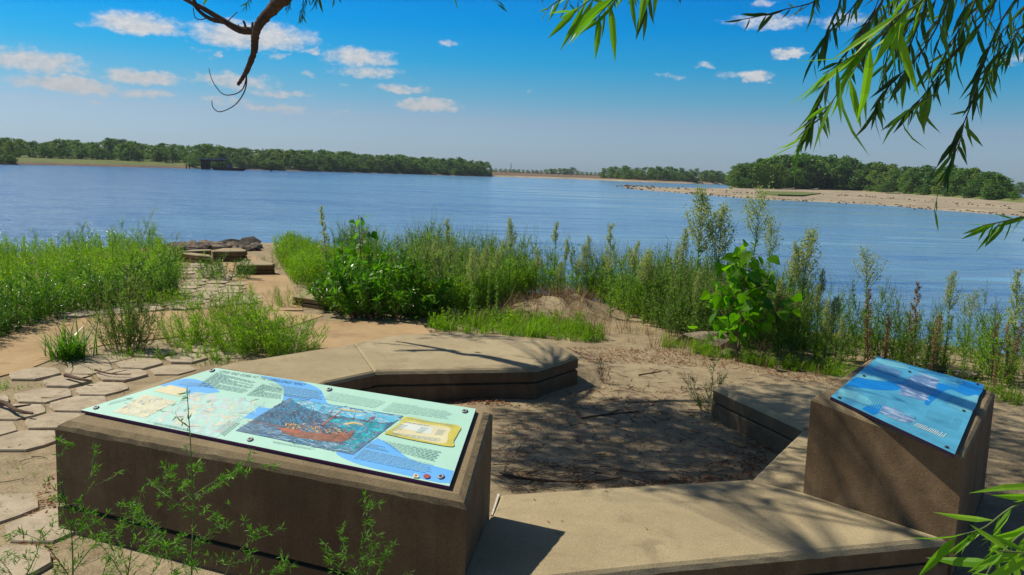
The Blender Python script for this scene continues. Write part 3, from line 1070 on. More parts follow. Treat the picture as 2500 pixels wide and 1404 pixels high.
def offset_poly(poly, d):
    """move every edge of a CCW outline inwards by d"""
    n = len(poly)
    out = []
    for i in range(n):
        p0, p1, p2 = np.array(poly[i - 1][:2]), np.array(poly[i][:2]), np.array(poly[(i + 1) % n][:2])
        e1, e2 = unit(p1 - p0), unit(p2 - p1)
        n1, n2 = np.array([-e1[1], e1[0]]), np.array([-e2[1], e2[0]])
        b = n1 + n2
        b = b / max(b @ b, 1e-6) * 2
        ln = np.linalg.norm(b)
        if ln > 2.2:
            b *= 2.2 / ln
        out.append(p1 + b * d)
    return out


def resample(poly, step):
    n = len(poly)
    out = []
    for i in range(n):
        a, b = np.array(poly[i], float), np.array(poly[(i + 1) % n], float)
        k = max(1, int(np.linalg.norm(b - a) / step))
        out += [a + (b - a) * j / k for j in range(k)]
    return out


def counts(poly, step):
    n = len(poly)
    return [max(1, int(np.linalg.norm(np.array(poly[(i + 1) % n]) - np.array(poly[i])) / step)) for i in range(n)]


def ring(poly, cnt):
    n = len(poly)
    out = []
    for i in range(n):
        a, b = np.array(poly[i], float), np.array(poly[(i + 1) % n], float)
        out += [a + (b - a) * j / cnt[i] for j in range(cnt[i])]
    return out


def worn(p, amt, k=0.0):
    """small chips and waviness along an arris"""
    v = noise.noise((p[0] * 9 + k, p[1] * 9, k)) + .7 * noise.noise((p[0] * 33, p[1] * 33, k + 5))
    return amt * v


def slab(name, poly, ztop, zbot, mat_top, mat_side, parent, ch=0.022, inset=0.0, chips=0.0035):
    """a cast slab with chamfered, slightly worn top arris"""
    poly = ccw([tuple(p[:2]) for p in poly])
    cnt = counts(poly, 0.045)
    base = offset_poly(poly, inset) if inset else [np.array(p) for p in poly]
    lev = []
    if ch > 0:
        lev.append((ring(offset_poly(base, ch), cnt), ztop, 1))
        lev.append((ring(offset_poly(base, ch * .45), cnt), ztop - ch * .35, 2))
        lev.append((ring(base, cnt), ztop - ch, 3))
    else:
        lev.append((ring(base, cnt), ztop, 0))
    lev.append((ring(base, cnt), zbot, 0))
    V = []
    m = len(lev[0][0])
    for pts, z, k in lev:
        for p in pts:
            w = worn(p, chips, k * 2.0) if k in (2, 3) else 0
            V.append((p[0], p[1], z - abs(w) * (1.2 if k else 0)))
    top = [tuple(range(m))]
    side = [(l * m + i, (l + 1) * m + i, (l + 1) * m + (i + 1) % m, l * m + (i + 1) % m) for l in range(len(lev) - 1) for i in range(m)]
    g = Geo()
    g.faces(V, top, 0)
    g.L.append(np.array(side).ravel() + g.n - len(V))
    g.S.append(np.full(len(side), 4))
    nch = 2 if ch > 0 else 0
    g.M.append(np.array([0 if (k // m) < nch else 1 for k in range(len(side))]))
    return g.build(name, [mat_top, mat_side], parent)


def seat(label, poly, ztop, group='concrete seats of the ring', cap=0.085, zbot=-0.3, cat='concrete bench', ch=0.022):
    c = np.mean([p[:2] for p in poly], axis=0)
    root = empty('concrete_bench', (c[0], c[1], 0))
    tag(root, label, cat, group)
    loc = [(p[0] - c[0], p[1] - c[1]) for p in poly]
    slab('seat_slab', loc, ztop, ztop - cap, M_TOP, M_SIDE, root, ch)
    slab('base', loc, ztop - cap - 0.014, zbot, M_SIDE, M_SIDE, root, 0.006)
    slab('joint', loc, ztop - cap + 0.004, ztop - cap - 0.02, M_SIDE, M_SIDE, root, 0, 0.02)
    return root


ZB = 0.18
seat('eight sided concrete slab seat crossed by the shadow of a branch', px_poly([(910, 905), (1312, 899), (1412, 868), (1374, 846), (1330, 829), (1142, 812), (1050, 812), (960, 818), (861, 837)], ZB), ZB, ch=0.024)
seat('long concrete seat between the eight sided slab and the wide sign block', px_poly([(919, 905), (869, 836), (562, 884.5), (392, 925), (205, 996), (180, 1075), (560, 1040), (800, 930)], ZB), ZB - 0.003)
FRONT = seat('concrete seat nearest the camera between the two sign blocks', px_poly([(1218, 1204), (1540, 1184), (1828, 1167), (1962, 1199), (2322, 1316), (1600, 1384), (1340, 1412), (1125, 1436), (1000, 1330), (1190, 1262)], ZB), ZB, cap=0.075)
_pl = [P(a, b, ZB + .0015) for a, b in ((1199, 1256), (1203, 1257), (1220, 1206), (1215, 1205))]
Geo().faces([(p[0], p[1], ZB + z) for z in (.0015, -.02) for p in _pl], [(0, 1, 2, 3), (0, 4, 5, 1), (1, 5, 6, 2), (2, 6, 7, 3), (3, 7, 4, 0)]).build('sealant_strip', M_SEAL, FRONT).matrix_parent_inverse = Matrix.Translation(-FRONT.location)
seat('short concrete seat strip running behind the small sign block', px_poly([(1833, 1165), (1900, 1100), (1957, 1046), (2200, 1060), (2330, 1180), (2324, 1306), (1966, 1196)], ZB), ZB - 0.002)
seat('pointed concrete seat to the left of the small sign block', px_poly([(1742, 944), (1752, 940.5), (2029, 938), (2200, 945), (2250, 1050), (1960, 1043), (1900, 1015)], ZB), ZB + 0.001)
seat('low eight sided slab seat beside the tan walk near the river', px_poly([(577, 643), (588, 636.5), (641, 635), (671, 643), (665, 646), (612, 646.5), (579, 645.5)], 0.13), 0.13, 'concrete slabs near the river', 0.06, ch=.012)
seat('farthest eight sided slab seat in front of the river boulders', px_poly([(517, 611), (545, 605.5), (590, 606), (604, 611), (598, 613), (558, 613.5), (520, 612.5)], 0.15), 0.15, 'concrete slabs near the river', 0.07, ch=.012)
seat('low dark concrete kerb seat at the left of the farthest slab', px_poly([(434, 616), (442, 613.5), (515, 622), (516, 625), (480, 622)], 0.12), 0.12, 'concrete slabs near the river', 0.06, ch=.012)
seat('thin concrete ledge between the farthest slab and the boulders', px_poly([(440, 614), (470, 609.5), (516, 608.5), (516, 611)], 0.14), 0.14, 'concrete slabs near the river', 0.06, ch=.01)
seat('pale curved concrete slab half covered by the dark bush', px_poly([(716, 722), (735, 711), (790, 709), (850, 712), (860, 730), (790, 732)], 0.10), 0.10, 'concrete slabs near the river', 0.05, ch=.012)


# ------------------------------------------------------------------ sign blocks
def quad_ring(q, cnt):
    out = []
    for i in range(4):
        a, b = q[i], q[(i + 1) % 4]
        out += [a + (b - a) * j / cnt for j in range(cnt)]
    return out


def inset_quad(q, d):
    """shrink a 3D quad within its own plane"""
    q = [np.array(p, float) for p in q]
    out = []
    for i in range(4):
        e1, e2 = unit(q[i - 1] - q[i]), unit(q[(i + 1) % 4] - q[i])
        s = np.linalg.norm(np.cross(e1, e2))
        out.append(q[i] + (e1 + e2) * d / max(s, .3))
    return out


def plinth(root, outer, foot_z, groove_z, ch, mat_top, mat_side, chips=0.006, off=None):
    """outer: four 3D corners (front-left, front-right, back-right, back-left) where the sides end"""
    cnt = 34
    nrm = unit(np.cross(outer[1] - outer[0], outer[3] - outer[0]))
    r_out = quad_ring(outer, cnt)
    top = [p + nrm * ch for p in inset_quad(outer, ch * 1.05)]
    r_mid = [p + nrm * ch * .62 for p in quad_ring(inset_quad(outer, ch * .32), cnt)]
    r_top = quad_ring(top, cnt)
    m = len(r_out)

    def flat(z, d):
        q = [np.array([p[0], p[1], z]) for p in outer]
        return quad_ring(inset_quad(q, d), cnt)
    g = Geo()
    lev = [r_top, r_mid, r_out, flat(groove_z + .008, 0.0)]
    V = []
    for k, rg in enumerate(lev):
        for p in rg:
            w = worn(p, chips, k * 3.0) if k in (1, 2) else 0
            V.append(p - off - nrm * abs(w))
    side = [(l * m + i, (l + 1) * m + i, (l + 1) * m + (i + 1) % m, l * m + (i + 1) % m) for l in range(3) for i in range(m)]
    g.faces(V, [tuple(range(m))], 0)
    g.L.append(np.array(side).ravel())
    g.S.append(np.full(len(side), 4))
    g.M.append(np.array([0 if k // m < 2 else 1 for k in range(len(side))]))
    g.build('block', [mat_top, mat_side], root)
    g = Geo()
    lev = [flat(groove_z + .012, .022), flat(groove_z - .008, .022), flat(groove_z - .009, 0.0), flat(foot_z, 0.0)]
    V = [p - off for rg in lev for p in rg]
    side = [(l * m + i, (l + 1) * m + i, (l + 1) * m + (i + 1) % m, l * m + (i + 1) % m) for l in range(3) for i in range(m)]
    g.arr(V, side)
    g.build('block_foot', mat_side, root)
    return nrm


class Panel:
    """flat printed board; artwork is placed by where it sits on the board"""

    def __init__(s, quad, thick, root, off, edge_mat, face_mat):
        s.q = [np.array(p, float) for p in quad]          # front-left, front-right, back-right, back-left (top face)
        s.n = unit(np.cross(s.q[1] - s.q[0], s.q[3] - s.q[0]))
        s.off, s.k = off, 0
        top = [p for p in s.q]
        bot = [p - s.n * thick for p in s.q]
        g = Geo()
        V = [p - off for p in top + bot]
        g.faces(V, [(0, 1, 2, 3)], 0)
        g.faces(V, [(i, i + 4, (i + 1) % 4 + 4, (i + 1) % 4) for i in range(4)] + [(7, 6, 5, 4)], 1)
        s.o = g.build('sign_panel', [face_mat, edge_mat], root)

    def px(s, a, b):
        d = ray(a, b)
        return CAM_C + d * ((s.q[0] - CAM_C) @ s.n) / (d @ s.n)

    def uv(s, u, v):
        return (s.q[0] * (1 - u) + s.q[1] * u) * (1 - v) + (s.q[3] * (1 - u) + s.q[2] * u) * v

    def lift(s):
        s.k += 1
        return s.n * (0.0003 + 0.00011 * s.k)

    def polys(s, name, polys, mat, parent=None):
        """polys: list of lists of 3D points on the board"""
        h = s.lift()
        g = Geo()
        for pl in polys:
            pl = [np.array(p) + h - s.off for p in pl]
            nn = sum((np.cross(pl[i] - pl[0], pl[(i + 1) % len(pl)] - pl[0]) for i in range(1, len(pl) - 1)), np.zeros(3))
            if nn @ s.n < 0:
                pl = pl[::-1]
            g.faces(pl, [tuple(range(len(pl)))])
        return g.build(name, mat, parent or s.o)

    def pxpolys(s, name, polys, mat):
        return s.polys(name, [[s.px(*p) for p in pl] for pl in polys], mat)

    def rows(s, blocks, name, mat, fill=0.42, seed=1, words=True):
        """lines of small print: block = (tl, tr, br, bl in px, number of lines)"""
        rr = random.Random(seed)
        out = []
        for (tl, tr, br, bl, n) in blocks:
            A, B, C_, D_ = (s.px(*p) for p in (tl, tr, br, bl))
            for i in range(n):
                v0, v1 = (i + .25) / n, (i + .25 + fill) / n
                u = 0.0
                end = rr.uniform(.9, 1.0) if rr.random() > .15 else rr.uniform(.3, .7)
                while u < end:
                    w = rr.uniform(.05, .13)
                    u1 = min(u + w, end)
                    f = lambda uu, vv: (A * (1 - uu) + B * uu) * (1 - vv) + (D_ * (1 - uu) + C_ * uu) * vv
                    out.append([f(u, v1), f(u1, v1), f(u1, v0), f(u, v0)])
                    u = u1 + rr.uniform(.010, .02)
        return s.polys(name, out, mat)

    def text(s, name, body, tl, tr, h_ratio, mat, shear=0.25, spacing=1.05):
        cu = bpy.data.curves.new(name, 'FONT')
        cu.body, cu.size, cu.shear, cu.space_character = body, 1.0, shear, spacing
        cu.fill_mode = 'FRONT'
        cu.offset = 0.004
        to = bpy.data.objects.new('tmp_text', cu)
        COL.objects.link(to)
        dg = bpy.context.evaluated_depsgraph_get()
        me = to.evaluated_get(dg).to_mesh()
        V = np.array([v.co[:] for v in me.vertices])
        F = [tuple(p.vertices) for p in me.polygons]
        to.evaluated_get(dg).to_mesh_clear()
        bpy.data.objects.remove(to)
        bpy.data.curves.remove(cu)
        A, B = s.px(*tl), s.px(*tr)
        ex = B - A
        ln = np.linalg.norm(ex)
        ex /= ln
        ey = np.cross(s.n, ex)
        w = V[:, 0].max() - V[:, 0].min()
        sc_ = ln / w
        h = s.lift()
        W = A + (V[:, :1] - V[:, 0].min()) * sc_ * ex + V[:, 1:2] * sc_ * h_ratio * ey + h - s.off
        return Geo().faces(W, F).build(name, mat, s.o)

    def strokes(s, name, region, mats, n, ln, wd, ang, seed, spread=.5):
        """brush strokes in several paints inside a region (px); several layers deep so none lie level"""
        rr = random.Random(seed)
        g = Geo()
        h = s.lift()
        for i, (x, y) in enumerate(scatter_poly(region, n, rr)):
            a = ang + rr.gauss(0, spread)
            L, W = ln * rr.uniform(.4, 1.3), wd * rr.uniform(.5, 1.4)
            dx, dy = math.cos(a), math.sin(a)
            q = [(x - dx * L / 2, y - dy * L / 2), (x - dy * W / 2, y + dx * W / 2), (x + dx * L / 2, y + dy * L / 2), (x + dy * W / 2, y - dx * W / 2)]
            pl = [s.px(*p) + h + s.n * (0.00010 * i / n) - s.off for p in q]
            if np.cross(pl[1] - pl[0], pl[2] - pl[0]) @ s.n < 0:
                pl = pl[::-1]
            g.faces(pl, [(0, 1, 2, 3)], rr.randrange(len(mats)))
        return g.build(name, mats, s.o)

    def bolts(s, spots, mat, mat2, r=0.011):
        for (a, b) in spots:
            c = s.px(a, b) + s.n * 0.002
            e1 = unit(s.q[1] - s.q[0])
            e2 = np.cross(s.n, e1)
            g = Geo()
            nseg = 14
            V, F = [], []
            for (rad, z) in ((r, -0.002), (r, .0015), (r * .8, .003), (r * .45, .0032), (r * .38, .0015)):
                V += [c + (math.cos(t) * e1 + math.sin(t) * e2) * rad + s.n * z - s.off for t in np.arange(nseg) * 2 * math.pi / nseg]
            for l in range(4):
                F += [(l * nseg + i, l * nseg + (i + 1) % nseg, (l + 1) * nseg + (i + 1) % nseg, (l + 1) * nseg + i) for i in range(nseg)]
            g.faces(V, F, 0)
            g.faces(V[-nseg:], [tuple(range(nseg))], 1)
            g.build('bolt', [mat, mat2], s.o, True)


def mat_print(name, c, var=0.08, scale=6, rough=0.35, spec=0.4):
    return mat_plain(name, c, rough, var, scale, 0, spec)


K = lambda *c: c
M_EDGE = mat_plain('purple_board_edge', (0.10, 0.015, 0.13), 0.4, 0.15, 8)
M_EDGE2 = mat_plain('dark_board_edge', (0.02, 0.010, 0.03), 0.4, 0.15, 8)
M_MINT = mat_print('print_mint', (0.42, 0.69, 0.56), 0.05, 5)
M_SKYB = mat_print('print_river_blue', (0.13, 0.42, 0.84))
M_INK = mat_print('print_ink', (0.05, 0.11, 0.13))
M_INKS = mat_print('print_soft_ink', (0.19, 0.34, 0.34))
M_MAP1 = mat_print('print_old_map', (0.62, 0.62, 0.45), 0.12, 30)
M_MAP2 = mat_print('print_pale_map', (0.42, 0.66, 0.60), 0.16, 24)
M_MAP2B = mat_print('print_rose_map', (0.50, 0.58, 0.56), 0.16, 24)
M_MAPL = mat_print('print_map_lines', (0.27, 0.36, 0.33))
M_CREAM = mat_print('print_parchment', (0.68, 0.62, 0.38), 0.1, 12)
M_YELL = mat_print('print_parchment_edge', (0.56, 0.50, 0.10), 0.2, 14)
M_WHITEP = mat_print('print_white', (0.66, 0.72, 0.66))
M_PSKY = mat_print('painted_sky', (0.10, 0.42, 0.60), 0.3, 14)
M_PCLOUD = mat_print('painted_cloud', (0.40, 0.58, 0.66), 0.25, 16)
M_PTREE = mat_print('painted_trees', (0.06, 0.14, 0.22), 0.5, 22)
M_PWAT = mat_print('painted_water', (0.10, 0.19, 0.28), 0.5, 26)
M_PTEAL = mat_print('painted_teal', (0.02, 0.33, 0.38), 0.4, 20)
M_PHULL = mat_print('painted_hull', (0.24, 0.12, 0.09), 0.4, 30)
M_PRED = mat_print('painted_red_wood', (0.40, 0.13, 0.07), 0.3, 30)
M_PGOLD = mat_print('painted_gold', (0.55, 0.38, 0.11), 0.4, 40)
M_PTREE2 = mat_print('painted_dark_trees', (0.05, 0.09, 0.16), 0.4, 22)
M_PWAT2 = mat_print('painted_slate_water', (0.16, 0.27, 0.38), 0.4, 26)
M_PSKY2 = mat_print('painted_deep_sky', (0.03, 0.22, 0.38), 0.3, 14)
M_PCLOUD2 = mat_print('painted_haze', (0.26, 0.48, 0.60), 0.25, 16)
M_PTEAL2 = mat_print('painted_bright_teal', (0.04, 0.46, 0.52), 0.4, 20)
M_PHULL2 = mat_print('painted_brown', (0.25, 0.13, 0.08), 0.4, 30)
M_PGOLD2 = mat_print('painted_straw', (0.62, 0.52, 0.26), 0.3, 40)
M_PRUST = mat_print('print_emblem_red', (0.36, 0.08, 0.07))
M_BOLT = mat_plain('bolt_steel', (0.22, 0.22, 0.23), 0.55, 0.1, 50, 0.6)
M_BOLTD = mat_plain('bolt_socket', (0.02, 0.02, 0.025), 0.6, 0.1, 50)

# the wide sign block on the left
ZF, ZR = 0.39, 0.546          # front and rear height: the board leans towards the reader


def on_plane(cen, nn):
    def f(px, py, lift=0.0):
        d = ray(px, py)
        return CAM_C + d * (((cen + nn * lift - CAM_C) @ nn) / (d @ nn))
    return f


def plane_of(pts):
    cen = np.mean(pts, axis=0)
    n_ = np.linalg.svd(np.array(pts) - cen)[2][2]
    return cen, n_ * np.sign(n_[2])


cen, nn = plane_of([P(134, 1047, ZF), P(1139, 1243, ZF), P(1203, 1014, ZR), P(520, 899, ZR)])
onpl = on_plane(cen, nn)
o1 = [onpl(134, 1047), onpl(1139, 1243), onpl(1203, 1014), onpl(516, 897)]
root = empty('sign_block', (o1[0][0], o1[0][1], 0))
OFF = np.array([o1[0][0], o1[0][1], 0.0])
tag(root, 'wide concrete sign block with a pale mint information board, nearest the camera', 'sign', 'information sign blocks')
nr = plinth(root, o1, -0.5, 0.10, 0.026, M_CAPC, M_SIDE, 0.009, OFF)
zp = 0.026 + 0.014
pq = [onpl(197, 1001, zp), onpl(1097, 1187, zp), onpl(1162, 998, zp), onpl(527, 898, zp)]
A1 = Panel(pq, 0.0125, root, OFF, M_EDGE, M_MINT)
curve = lambda pts: [tuple(p) for p in spline(pts, 5)]
A1.pxpolys('river_print', [curve([(632, 916.5), (690, 945), (690, 985), (706, 1000), (830, 1000), (800, 985), (785, 955), (760, 940), (738, 933)]) + [(738, 932)],
                           curve([(392, 941), (420, 932), (450, 925), (480, 927), (515, 940), (537, 957)]) + [(470, 965), (440, 955), (392, 941)],
                           [(588, 1020), (632, 993), (662, 998), (620, 1023)],
                           curve([(922, 1070), (960, 1090), (1000, 1120), (1060, 1138), (1108, 1150)]) + [(1099, 1180), (1070, 1178)] + curve([(1070, 1178), (980, 1158), (880, 1135), (820, 1107), (862, 1100), (895, 1085)])], M_SKYB)
A1.pxpolys('map_print', [[(275, 1006), (353, 963), (432, 980), (354, 1021)]], M_MAP1)
A1.pxpolys('map_print', [[(392, 1017), (478, 957), (648, 982), (528, 1068), (356, 1028)]], M_MAP2)
A1.pxpolys('caption_print', [[(372, 954), (414, 940), (462, 950), (438, 968)]], M_CREAM)
A1.strokes('map_print', [(390, 1016), (478, 962), (640, 984), (528, 1060), (370, 1026)], [M_MAP2, M_MINT, M_MAP1, M_MAP2B], 260, 26, 9, -.3, 11, .7)
A1.strokes('map_print', [(285, 1005), (353, 967), (424, 981), (354, 1016)], [M_MAP1, M_CREAM, M_MAP1], 120, 18, 6, -.3, 12, .7)
rr = random.Random(4)
ln = []
for k in range(26):
    if k < 12:
        a, b = rr.uniform(300, 400), rr.uniform(972, 1010)
    else:
        a, b = rr.uniform(430, 600), rr.uniform(970, 1040)
    for j in range(3):
        a2, b2 = a + rr.uniform(-16, 18), b + rr.uniform(-5, 7)
        ln.append([(a, b), (a2, b2), (a2 + 1.4, b2 + .9), (a + 1.4, b + .9)])
        a, b = a2, b2
A1.pxpolys('map_lines', ln, M_MAPL)
A1.rows([((528, 1052), (560, 1025), (590, 1032), (548, 1066), 6)], 'map_key', M_MAPL, .35, 6)
# the painting of a keelboat on the river
PT = [(575, 1052), (705, 972), (985, 1016), (862, 1111)]
PTI = [(592, 1050), (706, 977), (970, 1019), (858, 1104)]
A1.pxpolys('painting', [PT], M_PWAT)
A1.strokes('painting', PTI, [M_PWAT, M_PTREE, M_PTREE2, M_PWAT2], 420, 34, 4, .18, 1, .25)
SKYP = [(712, 975), (975, 1018), (955, 1033), (800, 1013), (760, 1000), (735, 990)]
A1.strokes('painting', SKYP, [M_PSKY, M_PCLOUD, M_PSKY, M_PCLOUD2], 260, 26, 5, .16, 2, .2)
A1.strokes('painting', [(640, 1013), (672, 993), (700, 978), (722, 985), (740, 996), (765, 1004), (782, 1008), (786, 1018), (765, 1028), (700, 1036), (620, 1036)], [M_PTREE, M_PTREE2, M_PTREE, M_PSKY2], 380, 11, 4.5, -.7, 3, .9)
A1.strokes('painting', [(800, 1024), (880, 1030), (945, 1039), (915, 1066), (862, 1100), (810, 1096), (850, 1080), (872, 1060), (835, 1047)], [M_PTEAL, M_PTEAL2, M_PTEAL, M_PSKY2, M_PWAT2], 330, 18, 5, .1, 4, .5)
A1.strokes('painting', [(640, 1064), (700, 1068), (850, 1086), (855, 1103), (760, 1092), (610, 1056)], [M_PCLOUD2, M_PWAT2, M_PSKY2, M_PWAT], 150, 26, 2.2, .2, 5, .25)
A1.pxpolys('keelboat_print', [curve([(684, 1045), (730, 1052), (790, 1060), (836, 1064), (862, 1050), (856, 1070), (832, 1080), (775, 1076), (710, 1065), (688, 1055)])], M_PHULL)
A1.strokes('keelboat_print', [(686, 1047), (730, 1053), (800, 1062), (850, 1056), (836, 1077), (775, 1074), (712, 1064)], [M_PHULL, M_PRED, M_PHULL2, M_PHULL], 120, 22, 2.6, .16, 6, .12)
A1.pxpolys('keelboat_print', [[(685, 1045), (735, 1052), (738, 1058), (716, 1058), (687, 1052)], [(785, 1038), (835, 1003), (837, 1003.6), (788, 1040)], [(604, 1028.5), (690, 1042), (690, 1043.2), (604, 1029.5)], [(764, 1026), (797, 1072), (795, 1073), (762, 1027)]], M_PRED)
A1.strokes('keelboat_print', [(690, 1036), (740, 1034), (800, 1044), (845, 1048), (846, 1060), (790, 1058), (700, 1046)], [M_PGOLD, M_PHULL2, M_PGOLD2, M_PTREE, M_PRED], 150, 8, 2.6, -.5, 7, .8)
A1.pxpolys('keelboat_print', [curve([(800, 994), (840, 1000), (884, 1006), (878, 1007.5), (850, 1005), (818, 997)]), curve([(838, 1036), (860, 1031), (882, 1035), (885, 1039), (864, 1036), (846, 1039)])], M_PGOLD2)
A1.pxpolys('keelboat_print', [[(812, 1000), (813, 1000), (800, 1026), (799, 1026)], [(868, 1006), (869, 1006), (862, 1028), (861, 1028)], [(892, 1034), (908, 1018), (909, 1018), (893, 1035)]] + [[(740 + i * 14, 1040 + i * 2), (752 + i * 16, 1078 + i * 2.5), (751 + i * 16, 1078.6 + i * 2.5)] for i in range(6)], M_PHULL2)
A1.pxpolys('flag_print', [[(905, 1021), (917, 1018), (914, 1023), (906, 1027)]], M_PRUST)
A1.pxpolys('flag_print', [[(910, 1019.6), (917, 1018), (915.5, 1020.5), (909.5, 1022)]], M_PTREE2)
# torn parchment list
A1.pxpolys('parchment_print', [curve([(938, 1060), (975, 1035), (992, 1019), (1050, 1030), (1121, 1041), (1118, 1060), (1108, 1078), (1104, 1092), (1040, 1082), (985, 1071), (938, 1060)])], M_YELL)
A1.pxpolys('parchment_print', [curve([(958, 1057), (990, 1032), (1045, 1038), (1098, 1046), (1094, 1062), (1086, 1084), (1030, 1076), (958, 1057)])], M_CREAM)
A1.pxpolys('parchment_print', [[(975, 1046), (990, 1035), (1060, 1046), (1050, 1062)]], M_WHITEP)
A1.rows([((995, 1022), (1108, 1039), (1105, 1043), (992, 1025), 1), ((988, 1030), (1098, 1048), (1096, 1052), (984, 1034), 1), ((978, 1037), (998, 1040), (975, 1056), (956, 1052), 5),
         ((1030, 1044), (1048, 1047), (1030, 1061), (1014, 1058), 5), ((1070, 1050), (1090, 1053), (1080, 1066), (1060, 1063), 5), ((955, 1057), (1082, 1073), (1074, 1082), (962, 1064), 3)], 'list_lines', M_INKS, .4, 8)
A1.rows([((529, 910), (628, 934), (602, 962), (480, 942), 12), ((640, 938), (690, 950), (690, 975), (600, 966), 9), ((655, 936), (788, 956), (790, 978), (700, 962), 8),
         ((690, 960), (765, 972), (755, 978), (694, 968), 2), ((810, 958), (950, 983), (920, 998), (790, 975), 9), ((960, 984), (1108, 1005), (1098, 1027), (932, 1003), 10)], 'text_lines', M_INKS, .38, 3)
A1.rows([((452, 930), (500, 940), (535, 956), (434, 938), 6), ((932, 1076), (1080, 1104), (1066, 1130), (972, 1104), 7), ((903, 1083), (940, 1091), (950, 1105), (890, 1093), 4), ((888, 1096), (1065, 1137), (1058, 1160), (862, 1120), 10),
         ((668, 1078), (770, 1097), (766, 1100), (664, 1081), 2), ((270, 983), (330, 968), (322, 974), (262, 990), 3), ((380, 1032), (470, 1050), (464, 1054), (372, 1036), 2)], 'text_lines', M_INKS, .38, 5)
A1.text('title_lettering', 'LEWIS  AND  CLARK  AT  THE  CONFLUENCE  POINT', (534, 909.5), (741, 943), 1.3, M_INK)
A1.pxpolys('emblem_print', [curve([(1008, 1166), (1014, 1158), (1022, 1163), (1022, 1168), (1008, 1167)])], M_CREAM)
A1.pxpolys('emblem_print', [curve([(1033, 1164), (1040, 1159.5), (1050, 1162), (1049, 1168), (1040, 1170), (1033, 1165)]), curve([(1012, 1165), (1016, 1160), (1019, 1165), (1012, 1165.5)])], M_PRUST)
A1.bolts([(235, 996), (518, 905.5), (804, 952), (1135, 1005), (611, 1074), (1077, 1165.5)], M_BOLT, M_BOLTD)

# the small sign block on the right
cen, nn = plane_of([P(1980, 977, .55), P(2352, 1121, .462), P(2428, 962, .462), P(2131, 876, .55)])
onpl = on_plane(cen, nn)
o2 = [onpl(1980, 977), onpl(2353, 1123), onpl(2429, 965), onpl(2128, 876)]
OFF = np.array([o2[0][0], o2[0][1], 0.0])
root = empty('sign_block', (o2[0][0], o2[0][1], 0))
tag(root, 'small sloping concrete sign block with a blue information board, at the right', 'sign', 'information sign blocks')
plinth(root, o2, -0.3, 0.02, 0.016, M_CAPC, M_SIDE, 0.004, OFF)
lift = 0.016 + 0.014
pq = [onpl(2028, 968, lift), onpl(2331, 1109, lift), onpl(2402, 940, lift), onpl(2144, 869.5, lift)]
M_B0 = mat_print('print_deep_teal', (0.10, 0.40, 0.54), 0.2, 9, 0.18, 0.6)
M_B0B = mat_print('print_mid_teal', (0.12, 0.43, 0.56), 0.2, 9, 0.2, 0.6)
M_B1 = mat_print('print_strong_blue', (0.008, 0.22, 0.62), 0.15, 9, 0.2, 0.6)
M_B2 = mat_print('print_pale_teal', (0.19, 0.52, 0.55), 0.2, 9, 0.2, 0.6)
M_B3 = mat_print('print_grey_violet', (0.17, 0.26, 0.42), 0.35, 14, 0.2, 0.6)
M_B4 = mat_print('print_pale_lilac', (0.42, 0.50, 0.62), 0.2, 14, 0.2, 0.6)
A2 = Panel(pq, 0.0125, root, OFF, M_EDGE2, M_B0)
z3 = lambda pts: [(2000 + a / 5.4, 860 + b / 5.4) for a, b in pts]
A2.pxpolys('river_print', [curve(z3([(360, 430), (480, 335), (640, 360), (860, 385), (1110, 390), (1060, 490), (830, 500), (560, 470), (360, 440)])),
                           curve(z3([(1560, 410), (1880, 420), (1900, 380), (2155, 432), (2105, 570), (1930, 565), (1700, 490), (1500, 640), (1440, 700), (1390, 660), (1500, 520), (1560, 410)])),
                           z3([(660, 700), (800, 690), (870, 700), (780, 800), (720, 830), (560, 745)])], M_B1)
A2.pxpolys('shore_print', [curve(z3([(480, 320), (560, 260), (700, 300), (1010, 355), (1100, 345), (1110, 388), (860, 380), (640, 355), (490, 330)])),
                           curve(z3([(240, 560), (320, 480), (560, 560), (700, 660), (640, 700), (420, 620), (240, 570)])),
                           curve(z3([(1770, 610), (1940, 590), (2095, 575), (2010, 790), (1800, 740), (1700, 680), (1770, 610)])), curve(z3([(740, 110), (800, 80), (1000, 130), (1180, 190), (1150, 220), (900, 180), (740, 115)]))], M_B2)
A2.pxpolys('photo_print', [z3([(1130, 410), (1250, 290), (1580, 360), (1540, 430), (1390, 640), (1060, 560), (1090, 470)]), z3([(780, 790), (880, 700), (1260, 850), (1210, 930), (1080, 920)]), z3([(700, 230), (790, 150), (1100, 260), (1030, 330)])], M_B3)
A2.pxpolys('photo_print', [curve(z3([(1190, 370), (1300, 400), (1480, 480), (1530, 470), (1420, 440), (1260, 365), (1190, 368)])), curve(z3([(1280, 255), (1420, 300), (1560, 350), (1560, 372), (1400, 320), (1280, 258)])), curve(z3([(800, 780), (960, 830), (1130, 900), (1100, 915), (900, 850), (800, 785)])), z3([(1495, 400), (1540, 385), (1540, 410), (1505, 425)])], M_B4)
A2.strokes('photo_print', z3([(1130, 420), (1250, 310), (1560, 370), (1520, 430), (1390, 620), (1080, 550)]), [M_B3, M_B4, M_B3], 60, 50, 5, .3, 21, .15)
A2.strokes('photo_print', z3([(810, 790), (880, 720), (1240, 850), (1200, 920), (1090, 910)]), [M_B3, M_B4, M_B0], 60, 40, 3, .3, 22, .2)
zr = lambda tl, tr, br_, bl_, n: (*z3([tl, tr, br_, bl_]), n)
